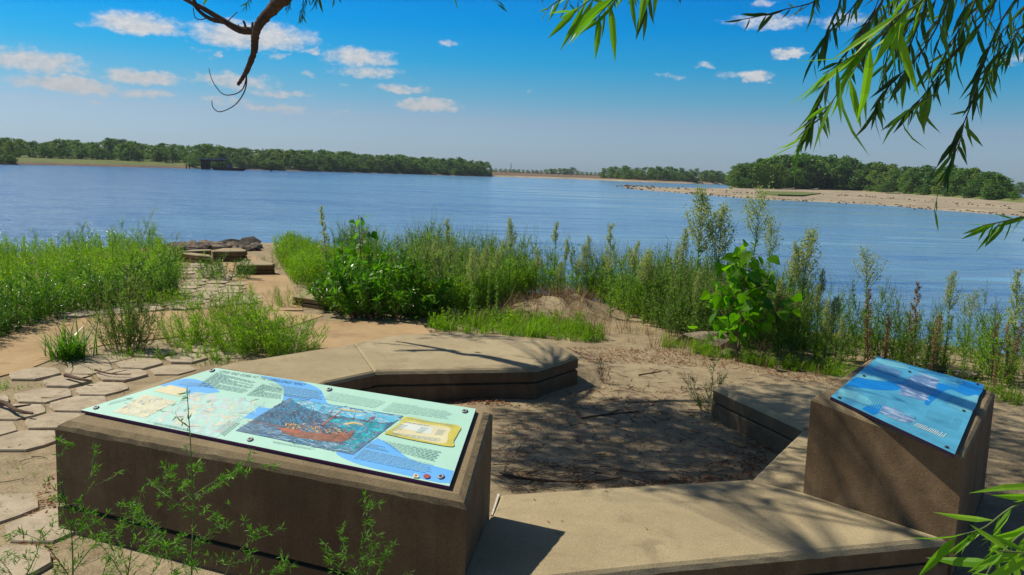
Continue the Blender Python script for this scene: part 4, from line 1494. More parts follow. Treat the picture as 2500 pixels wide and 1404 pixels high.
# the small print of this board runs the other way: it is read from the right
A2.rows([zr((420, 640), (520, 510), (900, 620), (820, 770), 14), zr((1600, 700), (1700, 560), (1960, 600), (1880, 760), 11), zr((1380, 860), (1430, 740), (1900, 880), (1820, 1040), 20), zr((740, 200), (790, 150), (1080, 280), (1030, 330), 12), zr((1640, 430), (1690, 330), (1870, 380), (1830, 480), 9)], 'text_lines', M_B0B, .4, 5)
A2.rows([zr((1240, 970), (1290, 930), (1690, 1080), (1640, 1130), 16)], 'title_lines', M_WHITEP, .5, 7)
A2.bolts([tuple(z3([p])[0]) for p in ((850, 85), (590, 318), (265, 606), (2083, 428), (1905, 778), (1680, 1258), (1190, 262))], M_BOLTD, M_BOLTD, 0.007)


# ------------------------------------------------------------------ plants near the camera
def rot_to(lean_x, lean_y, rz, s, sz=None):
    """matrix: scale, spin, then lean"""
    M = _rz(rz) @ np.diag([s, s, sz or s])
    L = np.eye(3)
    L[0, 2], L[1, 2] = lean_x, lean_y
    return L @ M


def shoot(seed, h=0.55, side=9, nleaf=90, ll=0.035, lw=0.006, mat=(0, 1), up=0.9, spread=0.16, wisp=0.0):
    """a branching annual weed: thin stem, ascending side shoots, narrow leaves"""
    rr = np.random.default_rng(seed)
    g = Geo()
    bow = rr.normal(size=2) * .05 * h
    st = np.array([[bow[0] * t * t, bow[1] * t * t, h * t] for t in np.linspace(0, 1, 6)])
    g.tube(st, [.004 * (1 - .8 * t) for t in np.linspace(0, 1, 6)], 3, mat[0], False)
    P0, D0 = [], []

    def along(a, b, c, n):
        for t in rr.uniform(.05, 1, n):
            p = (1 - t) ** 2 * a + 2 * t * (1 - t) * b + t * t * c
            d = 2 * (1 - t) * (b - a) + 2 * t * (c - b)
            P0.append(p)
            D0.append(unit(d) * .8 + rr.normal(size=3) * .75)
    for k in range(side):
        t = rr.uniform(.03, .92)
        a = np.array([bow[0] * t * t, bow[1] * t * t, h * t])
        an = rr.uniform(0, 6.28)
        ln = spread * h / .55 * rr.uniform(.5, 1.3) * (1.2 - .6 * t)
        c = a + np.array([math.cos(an) * ln, math.sin(an) * ln, ln * up * rr.uniform(.7, 1.5)])
        b = a + (c - a) * .5 + np.array([0, 0, -.12 * ln])
        g.tube([a, b * .5 + (a + c) * .25, c], [.0022, .0016, .0008], 3, mat[0], False)
        along(a, b, c, nleaf // side)
    top = st[-1]
    along(st[0], st[3], top, nleaf // 3)
    n = len(P0)
    L = ll * rr.uniform(.5, 1.3, n)
    leaves(g, P0, D0, L, L * lw / ll * rr.uniform(.7, 1.4, n), mat=mat[1], rng=rr)
    if wisp:
        for k in range(3):
            e = top + np.array([rr.normal() * .05, rr.normal() * .05, wisp * rr.uniform(.5, 1)])
            g.tube([st[-2], (st[-2] + e) / 2 + rr.normal(size=3) * .01, e], [.0014, .001, .0006], 3, mat[0], False)
            m_ = 14
            q = st[-2] + (e - st[-2]) * rr.uniform(.25, 1, (m_, 1))
            leaves(g, q, rr.normal(size=(m_, 3)) * .5 + [0, 0, 1], .014, .004, mat=2, rng=rr)
    return g.pack()


def horseweed(seed, h=1.1, pan=0.38, nb=26, bushy=1.0):
    """returns (stem, foliage, seed head): tall unbranched weed with a fluffy top"""
    rr = np.random.default_rng(seed)
    s, f, p = Geo(), Geo(), Geo()
    bow = rr.normal(size=2) * .05
    cv = lambda t: np.array([bow[0] * t * t * h, bow[1] * t * t * h, h * t])
    ts = np.linspace(0, 1, 8)
    s.tube([cv(t) for t in ts], [.0065 * (1 - .8 * t) for t in ts], 5)
    t0 = 1 - pan
    n = int(230 * h)
    tt = rr.uniform(.04, t0 + .1, n)
    an = rr.uniform(0, 6.28, n)
    Pq = np.array([cv(t) for t in tt])
    D = np.stack([np.cos(an), np.sin(an), rr.uniform(.3, 1.3, n)], 1)
    L = rr.uniform(.035, .075, n) * (1.15 - .5 * tt)
    leaves(f, Pq, D, L, .0065, tpl=LANCE, bend=rr.uniform(-.1, .35, n), mat=0, rng=rr)
    for k in range(nb):
        t = t0 + pan * (k + rr.uniform(0, 1)) / nb * .96
        a = cv(t)
        an = rr.uniform(0, 6.28)
        rel = (t - t0) / pan
        ln = pan * h * .42 * (1 - .72 * rel) * rr.uniform(.6, 1.2) * bushy
        c = a + np.array([math.cos(an) * ln * .55, math.sin(an) * ln * .55, ln * rr.uniform(.8, 1.1)])
        b = (a + c) / 2 + np.array([math.cos(an), math.sin(an), -.4]) * ln * .1
        s.tube([a, b, c], [.0022, .0015, .0007], 3, cap=False)
        m_ = int(16 + 150 * ln)
        t_ = rr.uniform(.25, 1.0, (m_, 1))
        q = (1 - t_) ** 2 * a + 2 * t_ * (1 - t_) * b + t_ * t_ * c + rr.normal(size=(m_, 3)) * .012 * bushy
        leaves(p, q, rr.normal(size=(m_, 3)) + [0, 0, .7], rr.uniform(.012, .024, m_), rr.uniform(.007, .013, m_), rng=rr)
    return s.pack(), f.pack(), p.pack()


def blades(seed, n=70, ln=0.3, w=0.006, spread=0.1, arch=0.6, mat=0, up=1.0, head=0):
    rr = np.random.default_rng(seed)
    g = Geo()
    for k in range(n):
        a = rr.uniform(0, 6.28)
        L = ln * rr.uniform(.45, 1.15)
        b = np.array([rr.normal() * spread * .35, rr.normal() * spread * .35, 0])
        d = np.array([math.cos(a), math.sin(a), 0])
        out = rr.uniform(.15, 1.0) * arch
        side = np.array([-d[1], d[0], 0])
        pts, ws = [], []
        for t in (0, .33, .66, 1.0):
            pts.append(b + d * L * out * t ** 1.6 + np.array([0, 0, L * (up * t - .42 * out * t * t)]))
            ws.append(w * rr.uniform(.8, 1.2) * (1 - t ** 2 * .92))
        V = []
        for p, w_ in zip(pts, ws):
            V += [p - side * w_ / 2, p + side * w_ / 2]
        g.faces(V, [(0, 1, 3, 2), (2, 3, 5, 4), (4, 5, 7, 6)], mat)
        if head and k < head:
            q = pts[3] + (pts[3] - pts[2]) * rr.uniform(0, .3, (10, 1))
            leaves(g, q, rr.normal(size=(10, 3)) * .6 + [0, 0, 1], .012, .004, mat=2, rng=rr)
    return g.pack()


# ---- masses of weeds nobody could count
W_FINE = [shoot(100 + i, .50, 14, 190, .034, .0085, wisp=.13 if i % 4 == 0 else 0) for i in range(7)]
W_TALL = [shoot(120 + i, .60, 11, 130, .042, .008, spread=.12, up=1.4, wisp=.18) for i in range(5)]
W_LOW = [shoot(140 + i, .20, 8, 70, .028, .008, spread=.14, up=.5) for i in range(5)]
W_GRASS = [blades(160 + i, 26, .24, .006, .12, .8) for i in range(4)]
W_STRAW = [blades(170 + i, 14, .26, .0045, .14, .9) for i in range(3)]
MATS_W = [M_STEM, M_WEED, M_SEED]


def hscale(x, y):
    """height factor so that the weeds stand in waves"""
    return 0.80 + 0.26 * noise.noise((x * 1.1, y * 1.1, 8.0)) + .14 * noise.noise((x * 4, y * 4, 2))


def mass(name, label, cat, poly, n, protos, mats, lo, hi, lean=.12, seed=1, keep=None, cell=None):
    rr = random.Random(seed)
    g = Geo()
    for (x, y) in scatter_poly(poly, n, rr):
        if keep and not keep(x, y):
            continue
        s = rr.uniform(lo, hi) * hscale(x, y)
        M = rot_to(rr.gauss(0, lean), rr.gauss(0, lean), rr.uniform(0, 6.28), s, s * rr.uniform(.9, 1.15))
        g.packed(protos[rr.randrange(len(protos))], M, (x, y, gz(x, y) - .01))
    o = g.build(name, mats)
    tag(o, label, cat, kind='stuff')
    return o


def gpoly(pts):
    return [tuple(P(a, b, 0)[:2]) for a, b in pts]


LM = gpoly([(-330, 900), (-60, 842), (30, 810), (100, 780), (180, 760), (300, 748), (420, 728), (452, 690), (440, 650), (415, 634)]) + [(-5.6, 13.6), (-6.6, 11.6), (-9.5, 10.2), (-11, 8)]
mass('weeds', 'bright green weeds filling the left bank down to the river', 'weeds', LM, 2500, W_FINE + W_LOW[:2], MATS_W, .42, .74, seed=1)
mass('weeds', 'low leafy green growth at the foot of the left bank weeds', 'weeds', LM, 800, W_LOW, MATS_W, .9, 1.5, seed=15)
mass('weeds', 'wispy taller weeds standing up out of the green mass on the left bank', 'weeds', LM, 150, W_TALL, [M_STEM, M_WEEDG, M_SEED], .5, .95, seed=2)
mass('weeds', 'dark green leafy growth along the front edge of the left bank weeds', 'weeds', gpoly([(-330, 905), (-60, 850), (30, 818), (100, 788), (180, 766), (300, 752), (430, 734), (440, 715), (300, 735), (150, 752), (30, 790), (-330, 870)]), 420, W_LOW + W_FINE[:3], [M_STEM, M_BUSH, M_SEED], .55, 1.0, seed=18)
# right of the walk towards the mound
RM1 = gpoly([(690, 655), (712, 690), (730, 706), (800, 704), (860, 700), (900, 640)]) + [(-1.2, 10.6), (-2.4, 11.8), (-3.3, 13.2), (-3.6, 13.6)] + gpoly([(672, 634)])
mass('weeds', 'green weeds between the tan walk and the dark leafy bush', 'weeds', RM1, 900, W_FINE, MATS_W, .42, .76, seed=3)
mass('weeds', 'tall grey green weeds behind the dark leafy bush', 'weeds', gpoly([(720, 650), (900, 640), (1000, 700), (1000, 660)]) + [(-.2, 10.1), (-1.2, 10.9), (-2.6, 11.9)], 190, W_TALL, [M_STEM, M_WEEDG, M_SEED], .7, 1.1, seed=4)
RM2 = gpoly([(985, 775), (1080, 776), (1190, 752), (1260, 728), (1340, 715), (1450, 730), (1540, 775), (1610, 800), (1700, 812)]) + [(2.4, 8.6), (1.4, 9.4), (0.2, 10.3), (-1.2, 10.8)]
mass('weeds', 'green weeds along the bank behind the dirt mound', 'weeds', RM2, 1250, W_FINE, MATS_W, .55, 1.0, seed=5)
mass('weeds', 'grey green feathery weeds rising along the bank behind the dirt mound', 'weeds', RM2, 620, W_TALL, [M_STEM, M_WEEDG, M_SEED], .7, 1.25, seed=6)
RM3 = gpoly([(1580, 800), (1660, 826), (1760, 850), (1880, 868), (1960, 880)]) + [(2.75, 7.75), (2.2, 8.5), (1.5, 9.0)]
mass('weeds', 'dense grey green weeds around the leafy cottonwood sapling', 'weeds', RM3, 440, W_TALL, [M_STEM, M_WEEDG, M_SEED], .7, 1.05, seed=7)
RM4 = gpoly([(1900, 870), (2080, 895), (2300, 925), (2560, 955), (2900, 990)]) + [(5.6, 6.3), (4.2, 7.2), (2.7, 8.0)]
mass('weeds', 'thin low weeds along the bank behind the right sign block', 'weeds', RM4, 400, W_LOW + W_FINE[:3], MATS_W, .45, .85, seed=8)
mass('weeds', 'grey green feathery stalks along the bank behind the right sign block', 'weeds', RM4, 130, W_TALL, [M_STEM, M_WEEDG, M_SEED], .6, 1.0, seed=16)
mass('grass', 'short green grass along the foot of the bank weeds', 'grass', gpoly([(1040, 800), (1100, 782), (1250, 770), (1420, 800), (1480, 830), (1440, 838), (1330, 826), (1180, 812), (1060, 806)]), 380, W_GRASS + W_LOW, [M_GRASS, M_WEED], .45, .95, seed=9)
mass('grass', 'short grass and dry stalks behind the right sign block', 'grass', gpoly([(1620, 830), (1760, 862), (1900, 885), (2080, 905), (2420, 950), (2620, 985), (2480, 985), (2380, 958), (2060, 920), (1850, 892), (1620, 850)]), 420, W_GRASS + W_LOW, [M_GRASS, M_WEED], .3, .75, seed=10)
mass('dry_grass', 'tangle of brown dead stalks lying over the dirt mound', 'dry grass', gpoly([(1240, 775), (1300, 735), (1370, 712), (1440, 730), (1500, 780), (1400, 790)]), 150, W_STRAW, [M_TWIG], .3, .65, lean=1.2, seed=17)
mass('dry_grass', 'dry straw coloured stalks on the dirt mound and along the bank', 'dry grass', gpoly([(1040, 790), (1270, 745), (1350, 715), (1440, 730), (1500, 790), (1620, 820), (1900, 880), (2250, 930), (2200, 945), (1850, 895), (1560, 850), (1480, 825), (1300, 800)]), 170, W_STRAW, [M_STRAW], .5, 1.0, seed=11)
# tufts between the paving stones and over the old walk
def off_path(x, y):
    return True


mass('weeds', 'thin weeds growing through the stone paving beyond the tan walk', 'weeds', gpoly([(450, 745), (455, 690), (450, 650), (520, 640), (560, 680), (600, 715), (640, 748), (560, 760)]), 90, W_LOW + W_FINE[:2], MATS_W, .3, .55, seed=12)
mass('ground_cover', 'low green creeping plants between the paving stones', 'ground cover', gpoly([(250, 865), (400, 858), (470, 830), (620, 845), (560, 888), (420, 880), (280, 878)]), 170, W_LOW, MATS_W, .25, .55, seed=13)
mass('ground_cover', 'small green sprouts between the paving stones on the left', 'ground cover', gpoly([(-100, 1010), (40, 915), (180, 885), (330, 900), (210, 985), (140, 1050), (125, 1400), (-200, 1400)]), 150, W_LOW, MATS_W, .07, .2, seed=14)


# ---- single clumps of weed on the paving
def clump(label, px, py, w, h, n, protos, mats, seed, group='weed clumps on the paving', cat='weed clump', name='weed_clump', flare=.5):
    p = P(px, py, 0)
    rr = random.Random(seed)
    g = Geo()
    for k in range(int(n * 1.6)):
        a, r = rr.uniform(0, 6.28), math.sqrt(rr.random())
        x, y = math.cos(a) * r * w, math.sin(a) * r * w * .7
        s = h * (1.05 - .45 * r) * rr.uniform(.65, 1.15)
        g.packed(protos[rr.randrange(len(protos))], rot_to(x / w * flare + rr.gauss(0, .08), y / w * flare * .6 + rr.gauss(0, .08), rr.uniform(0, 6.28), s), (x, y, 0))
    o = g.build(name, mats)
    o.location = (p[0], p[1], gz(p[0], p[1]) - .01)
    return tag(o, label, cat, group)


clump('large bright green weed clump spilling to the back edge of the long seat', 660, 862, .34, .66, 70, W_FINE, MATS_W, 31)
clump('tall feathery weed clump with dark stems beside the grass tuft', 312, 852, .17, .82, 26, W_TALL, [M_STEMR, M_WEEDG, M_SEED], 32)
clump('bright weed clump in the middle of the tan walk', 480, 838, .24, .55, 34, W_FINE, MATS_W, 33)
clump('yellow green weeds along the far edge of the tan walk', 560, 790, .34, .58, 40, W_FINE, MATS_W, 34)
clump('dark green weed bush beside the low eight sided slab near the river', 552, 681, .27, .62, 26, W_FINE, [M_STEM, M_BUSH, M_SEED], 35)
clump('small weed clump on the far tan paving before the farthest slab', 528, 650, .12, .26, 9, W_FINE, MATS_W, 36)
clump('leafy weeds at the near end of the large bright clump', 545, 890, .18, .30, 22, W_LOW + W_FINE[:1], [M_STEM, M_FERN, M_SEED], 37)
clump('thin seedy weeds standing before the tan walk near the curved slab', 712, 748, .22, .40, 16, W_TALL, [M_STEM, M_WEED, M_SEED], 38)
clump('wide low weed patch around the base of the feathery clump', 340, 868, .30, .30, 36, W_LOW, MATS_W, 39)
clump('sparse seedy stalks between the far slabs and the curved slab', 430, 752, .20, .50, 14, W_FINE, MATS_W, 40)
clump('brownish tangle of dry weed leaning on the low eight sided slab', 668, 655, .16, .36, 16, W_TALL, [M_STEMR, M_SEED, M_SEED], 41)
clump('arching dark green grass tuft on the left of the tan walk', 165, 874, .10, 1.0, 5, [blades(300 + i, 34, .42, .011, .16, 1.15) for i in range(4)], [M_BUSH], 42, cat='grass tuft', name='grass_tuft', flare=.35)
clump('broad bladed grass tuft where the weeds meet the far paving', 385, 742, .10, 1.0, 3, [blades(310 + i, 22, .42, .012, .14, 1.2) for i in range(3)], [M_GRASS], 43, cat='grass tuft', name='grass_tuft', flare=.4)
clump('little yellow green weed at the left edge beside the paving stones', 15, 945, .16, .26, 20, W_LOW, MATS_W, 44)
clump('small green weed patch beside the wide sign block on the left', 20, 1138, .14, .16, 14, W_LOW, MATS_W, 45)
clump('leafy weed sprig growing at the tip of the pointed seat', 1728, 1005, .035, .55, 5, W_TALL, [M_STEM, M_WEEDG, M_SEED], 46, group='sprigs in the dirt of the ring')
clump('low weed sprigs along the foot of the pointed seat', 1765, 1030, .10, .22, 9, W_LOW, [M_STEM, M_WEEDG, M_SEED], 47, group='sprigs in the dirt of the ring')
clump('thin bare brown weed standing right of the eight sided slab', 1478, 932, .03, .34, 3, W_TALL, [M_STEMR, M_STEMR, M_STEMR], 48, group='sprigs in the dirt of the ring')
clump('tiny bright green sprout at the left foot of the eight sided slab', 1097, 968, .012, .22, 2, W_LOW, [M_STEM, M_FERN, M_SEED], 49, group='sprigs in the dirt of the ring')
clump('tiny bright green sprout right of the other sprout by the eight sided slab', 1182, 966, .018, .24, 3, W_LOW, [M_STEM, M_FERN, M_SEED], 50, group='sprigs in the dirt of the ring')
clump('bright green weed tuft on the bare dirt right of the mound', 1255, 800, .20, .34, 26, W_LOW + W_GRASS, [M_GRASS, M_WEED], 51, group='tufts by the dirt mound')
clump('bright green grass tuft below the dirt mound', 1340, 812, .22, .32, 26, W_LOW + W_GRASS, [M_GRASS, M_WEED], 52, group='tufts by the dirt mound')


# ---- the dark leafy bush
def bush(px, py, w, h, n):
    p = P(px, py, 0)
    rr = np.random.default_rng(77)
    root = empty('leafy_bush', (p[0], p[1], gz(p[0], p[1])))
    tag(root, 'dark green willow leaved bush, dense and rounded, behind the tan slab', 'bush')
    s, f = Geo(), Geo()
    P0, D0 = [], []
    for k in range(120):
        a, r = rr.uniform(0, 6.28), math.sqrt(rr.uniform())
        e = np.array([math.cos(a) * r * w, math.sin(a) * r * w * .8, h * (math.sqrt(max(0.04, 1 - (r * .92) ** 2))) * rr.uniform(.6, 1.12)])
        b = np.array([e[0] * .6, e[1] * .6, 0.0])
        m = np.array([e[0] * .92, e[1] * .92, e[2] * .55])
        s.tube([b, m, e], [.006, .004, .002], 4, cap=False)
        nl = n // 120
        t = rr.uniform(.06, 1, nl) ** .8
        for q in t:
            P0.append((1 - q) ** 2 * b + 2 * q * (1 - q) * m + q * q * e)
            D0.append(unit(e - m) * .7 + rr.normal(size=3) * .7)
    P0 = np.array(P0)
    L = rr.uniform(.05, .10, len(P0))
    leaves(f, P0, D0, L, L * .2, tpl=LANCE, bend=.25, rng=rr)
    s.build('stems', M_STEMR, root)
    f.build('foliage', M_BUSH, root)


bush(930, 766, .70, .60, 6600)


# ---- cottonwood saplings with round leaves
def sapling(label, px, py, h, branches, seed, leaf=(.075, .11), nl=6, wide=1.0):
    p = P(px, py, 0)
    rr = np.random.default_rng(seed)
    root = empty('cottonwood_sapling', (p[0], p[1], gz(p[0], p[1])))
    tag(root, label, 'sapling', 'cottonwood saplings')
    s, f = Geo(), Geo()
    tr = np.array([[.02 * math.sin(t * 4), .01 * math.cos(t * 5), h * t] for t in np.linspace(0, 1, 7)])
    s.tube(tr, [.010 * (1 - .75 * t) for t in np.linspace(0, 1, 7)], 6)
    P0, D0 = [], []
    for k in range(branches):
        t = rr.uniform(.12, .97)
        a = np.array([0.02 * math.sin(t * 4), 0, h * t])
        an = rr.uniform(0, 6.28)
        ln = h * rr.uniform(.22, .46) * (1.12 - .6 * t) * wide
        e = a + np.array([math.cos(an) * ln, math.sin(an) * ln, ln * rr.uniform(.2, .9)])
        s.tube([a, (a + e) / 2 + [0, 0, -.02], e], [.004, .003, .0015], 4, cap=False)
        for q in np.linspace(.3, 1, nl):
            P0.append(a + (e - a) * q)
            D0.append(np.array([rr.normal() * .6, rr.normal() * .6, -.55 + rr.normal() * .35]))
    for q in np.linspace(.5, 1, 8):
        P0.append(tr[-1] * q)
        D0.append(np.array([rr.normal(), rr.normal(), -.2]))
    P0, D0 = np.array(P0), unit(np.array(D0))
    st = rr.uniform(.03, .055, len(P0))[:, None]
    P1 = P0 + D0 * st
    for a, b in zip(P0, P1):
        s.tube([a, b], [.0011, .0009], 3, cap=False)
    L = rr.uniform(leaf[0], leaf[1], len(P0))
    leaves(f, P1, D0 + rr.normal(size=D0.shape) * .2, L, L * .95, N=rr.normal(size=D0.shape) * .7 + np.array([-.5, -.5, .3]), tpl=HEART, fold=.12, bend=rr.uniform(-.1, .2, len(P0)), rng=rr)
    s.build('stem', M_STEMR, root)
    f.build('foliage', M_POPLAR, root)
    return root


sapling('bushy cottonwood sapling with big round bright green leaves, right of centre', 1800, 866, .84, 36, 5, nl=5, wide=1.1)
sapling('slender cottonwood sapling rising above the dark leafy bush', 876, 745, .90, 9, 6, (.07, .10), 3, .55)
sapling('low yellowing cottonwood sapling at the left side of the dark leafy bush', 836, 735, .62, 8, 8, (.06, .09), 4)


# ---- horseweeds
HW = {}


def hweed(kind, px, py, h, label, group='tall horseweeds along the bank', lean=(0, 0), brown=False):
    p = P(px, py, 0)
    key = (kind, brown)
    if key not in HW:
        sp_ = [(1.1, .36, 34, 1.0), (1.15, .28, 26, .8), (1.0, .48, 46, 1.1), (1.0, .55, 34, .75), (1.1, .32, 22, 1.7), (0.9, .62, 30, .5)][kind]
        a, b, c = horseweed(900 + kind, *sp_)
        root = empty('horseweed', (0, 0, 0))
        mesh_obj('stem', a, M_STEMR if brown else M_STEM, root)
        mesh_obj('foliage', b, M_STEMR if brown else M_WEEDG, root)
        mesh_obj('seed_head', c, M_STRAW if brown else M_SEED, root)
        HW[key] = (root, sp_[0])
        o = root
    else:
        o = copy_tree(HW[key][0])
    rr = random.Random(px * 7 + py)
    o.location = (p[0], p[1], gz(p[0], p[1]) - .02)
    s = h / HW[key][1]
    o.scale = (s, s, s)
    o.rotation_euler = (rr.gauss(0, .04) + lean[1], rr.gauss(0, .04) + lean[0], rr.uniform(0, 6.28))
    return tag(o, label, 'weed', group)


def h_for(px, py, top):
    p = P(px, py, 0)
    r = ray(px, top)
    return CAM_Z + r[2] * p[1] / r[1] - gz(p[0], p[1])


special = [
    (2, 1692, 800, 462, 'tallest narrow horseweed with a pale spindle top against the river'),
    (2, 1740, 806, 500, 'thick yellowish horseweed just right of the tallest spindle'),
    (4, 1822, 812, 470, 'many armed horseweed spreading a wide loose top against the sandbar'),
    (4, 1866, 815, 540, 'horseweed with a round pale top beside the many armed one'),
    (2, 1940, 862, 558, 'broad plume horseweed right of the cottonwood sapling'),
    (0, 1905, 855, 590, 'slim plume horseweed touching the left of the broad plume'),
    (1, 1990, 868, 655, 'thin horseweed right of the broad plume'),
    (4, 2110, 895, 615, 'forked horseweed with several pale tops standing alone against the water'),
    (5, 2118, 900, 700, 'reddish spike in front of the forked horseweed'),
    (5, 2222, 905, 685, 'narrow reddish spike left of the leaning plume'),
    (0, 2300, 912, 665, 'leaning pale plume behind the right sign block'),
    (4, 2352, 925, 710, 'round topped horseweed right of the leaning plume'),
    (3, 2468, 935, 655, 'bluish green airy weed at the far right edge'),
    (1, 2160, 900, 760, 'short pale horseweed between the forked one and the reddish spike'),
    (3, 2010, 880, 770, 'low feathery weed before the water right of the broad plume'),
    (0, 1240, 745, 535, 'horseweed with a fan shaped pale top in the middle of the bank'),
    (5, 1105, 745, 530, 'thin twin spike weed left of the fan topped horseweed'),
    (1, 1352, 745, 540, 'thin stalk with a small dark seed knob'),
    (3, 1490, 775, 545, 'feathered spire weed above the right part of the bank'),
    (0, 1655, 810, 560, 'horseweed with a pale drooping tip left of the tallest spindle'),
    (5, 800, 700, 500, 'thin spike rising over the weeds left of the slender sapling'),
]
for k, x, y, t, lab in special:
    hweed(k, x, y, max(.35, h_for(x, y, t)), lab, brown=('reddish' in lab))
rh = random.Random(99)
for i in range(30):
    x = rh.uniform(930, 1660)
    y = rh.uniform(735, 790) if not 1270 < x < 1480 else rh.uniform(715, 735)
    t = rh.uniform(575, 640)
    hweed(rh.choice([0, 1, 3, 0, 5, 2]), x, y, max(.3, h_for(x, y, t)), 'horseweed with a pale seed head in the crowd along the bank', 'crowd of horseweeds along the bank')
for i in range(16):
    x = rh.uniform(1560, 2060)
    y = 800 + (x - 1560) * .17 + rh.uniform(-12, 12)
    hweed(rh.choice([0, 1, 2, 3]), x, y, max(.3, h_for(x, y, 620 + (x - 1560) * .2 + rh.uniform(-20, 50))), 'horseweed with a pale seed head in the crowd around the cottonwood sapling', 'crowd of horseweeds by the sapling')
for i in range(12):
    x = rh.uniform(2040, 2480)
    y = 890 + (x - 2040) * .1 + rh.uniform(-8, 12)
    hweed(rh.choice([1, 3, 5]), x, y, max(.2, h_for(x, y, rh.uniform(760, 850))), 'short thin weed stalk in the row behind the right sign block', 'short stalks behind the right sign block', brown=rh.random() < .5)


# ---- feathery weeds in front of the wide sign block
def feathery(label, stems, seed, dist, group='feathery weeds before the wide sign block'):
    """stems: list of (points in px, radius, number of side shoots); the plant stands dist metres ahead of the camera"""
    rr = np.random.default_rng(seed)
    pts0 = Y(*stems[0][0][0], dist)
    off = np.array([pts0[0], pts0[1], -0.25])
    root = empty('feathery_weed', off)
    tag(root, label, 'weed', group)
    s, f = Geo(), Geo()
    P0, D0, L0 = [], [], []

    def tuft(p, d, n, l):
        for k in range(n):
            P0.append(p + rr.normal(size=3) * .002)
            D0.append(unit(d) * .55 + rr.normal(size=3) * .75)
            L0.append(l * rr.uniform(.5, 1.25))

    def twig(a, d, ln, r, lev):
        b = a + d * ln * .5 + np.array([0, 0, -.03 * ln])
        c = a + d * ln + np.array([0, 0, .06 * ln])
        q = spline([a, b, c], 4)
        s.tube(q, np.linspace(r, r * .4, len(q)), 4, cap=False)
        n = max(3, int(ln / .026))
        for t in np.linspace(.18, 1, n):
            i = min(int(t * (len(q) - 1)), len(q) - 2)
            w = t * (len(q) - 1) - i
            p = q[i] * (1 - w) + q[i + 1] * w
            tuft(p, q[i + 1] - q[i], 4 if t < .9 else 9, .020)
            if lev > 0 and rr.uniform() < .30:
                twig(p, unit(unit(d) * .8 + rr.normal(size=3) * .55), ln * rr.uniform(.2, .36), r * .6, lev - 1)
    for (px_, r, nb) in stems:
        depth = dist + rr.normal(size=len(px_)) * .02
        q = spline([Y(a, b, dd) - off for (a, b), dd in zip(px_, depth)], 7)
        s.tube(q, np.linspace(r, r * .35, len(q)), 5, cap=False)
        for t in np.linspace(.08, .99, max(4, int(nb * 2.2))):
            i = min(int(t * (len(q) - 1)), len(q) - 2)
            tuft(q[i], q[i + 1] - q[i], 4, .021)
        tuft(q[-1], q[-1] - q[-2], 16, .02)
        for k in range(nb):
            t = (k + rr.uniform(.1, .9)) / nb * .95
            i = min(int(t * (len(q) - 1)), len(q) - 2)
            up = unit(q[i + 1] - q[i])
            an = rr.uniform(0, 6.28)
            out = np.array([math.cos(an), math.sin(an) * .6, 0])
            twig(q[i], unit(up * rr.uniform(.35, .9) + out), rr.uniform(.05, .14) * (1.15 - .7 * t), r * .45, 1)
    leaves(f, P0, D0, np.array(L0), np.array(L0) * .16, tpl=DIAMOND, rng=rr)
    s.build('stem', M_STEM, root)
    f.build('foliage', M_FERN, root)


FW = 2.12
feathery('tallest feathery weed with a brown seed tip crossing the mint board', [
    ([(470, 1520), (468, 1400), (471, 1280), (470, 1180), (465, 1080), (457, 960)], .0030, 6),
    ([(471, 1225), (435, 1180), (402, 1140)], .0016, 3), ([(474, 1208), (530, 1172), (580, 1148)], .0016, 3), ([(468, 1250), (410, 1212), (365, 1178)], .0016, 3),
    ([(470, 1330), (515, 1300), (552, 1285)], .0015, 3), ([(468, 1370), (400, 1310), (338, 1245)], .0016, 4), ([(472, 1390), (512, 1320), (525, 1260)], .0015, 3)], 61, FW)
feathery('feathery weed with long arching shoots at the left corner of the wide block', [
    ([(170, 1520), (178, 1400), (172, 1280), (150, 1180), (146, 1075)], .0026, 6), ([(176, 1400), (230, 1330), (290, 1285), (318, 1235)], .0018, 5),
    ([(172, 1290), (200, 1215), (232, 1145)], .0018, 4), ([(178, 1420), (110, 1330), (50, 1300)], .0018, 4), ([(174, 1330), (215, 1290), (235, 1275)], .0014, 3)], 62, FW + .18)
feathery('feathery weed bending right below the middle of the wide block', [
    ([(520, 1520), (560, 1380), (610, 1320), (640, 1292)], .0022, 5), ([(500, 1480), (590, 1420), (690, 1382)], .0018, 4)], 63, FW - .05)
feathery('bushy feathery weed between the two long shoots', [
    ([(300, 1540), (310, 1420), (322, 1330), (324, 1228)], .0022, 6), ([(312, 1430), (270, 1360), (228, 1310)], .0016, 4), ([(318, 1450), (380, 1390), (405, 1335)], .0016, 4), ([(306, 1470), (370, 1440), (425, 1420)], .0015, 3)], 64, FW + .05)
feathery('upright feathery weed standing alone below the emblems of the wide board', [
    ([(880, 1530), (880, 1420), (888, 1310), (890, 1212)], .0024, 7), ([(882, 1420), (845, 1370), (838, 1322)], .0015, 3), ([(884, 1430), (920, 1370), (945, 1352)], .0014, 3), ([(884, 1400), (850, 1350), (806, 1368)], .0013, 2)], 65, FW + .02)
feathery('low feathery weed in the lower left corner of the stone paving', [
    ([(40, 1520), (60, 1420), (90, 1350), (100, 1300)], .002, 5), ([(60, 1460), (20, 1390), (-20, 1350)], .0016, 4), ([(20, 1520), (110, 1440), (140, 1390)], .0016, 4)], 66, FW + .25)
feathery('short feathery sprigs at the bottom edge below the groove of the wide block', [
    ([(400, 1540), (410, 1450), (420, 1385), (405, 1330)], .0016, 5), ([(560, 1560), (590, 1460), (680, 1390)], .0016, 4), ([(250, 1560), (240, 1450), (262, 1370)], .0016, 4)], 67, FW - .02)


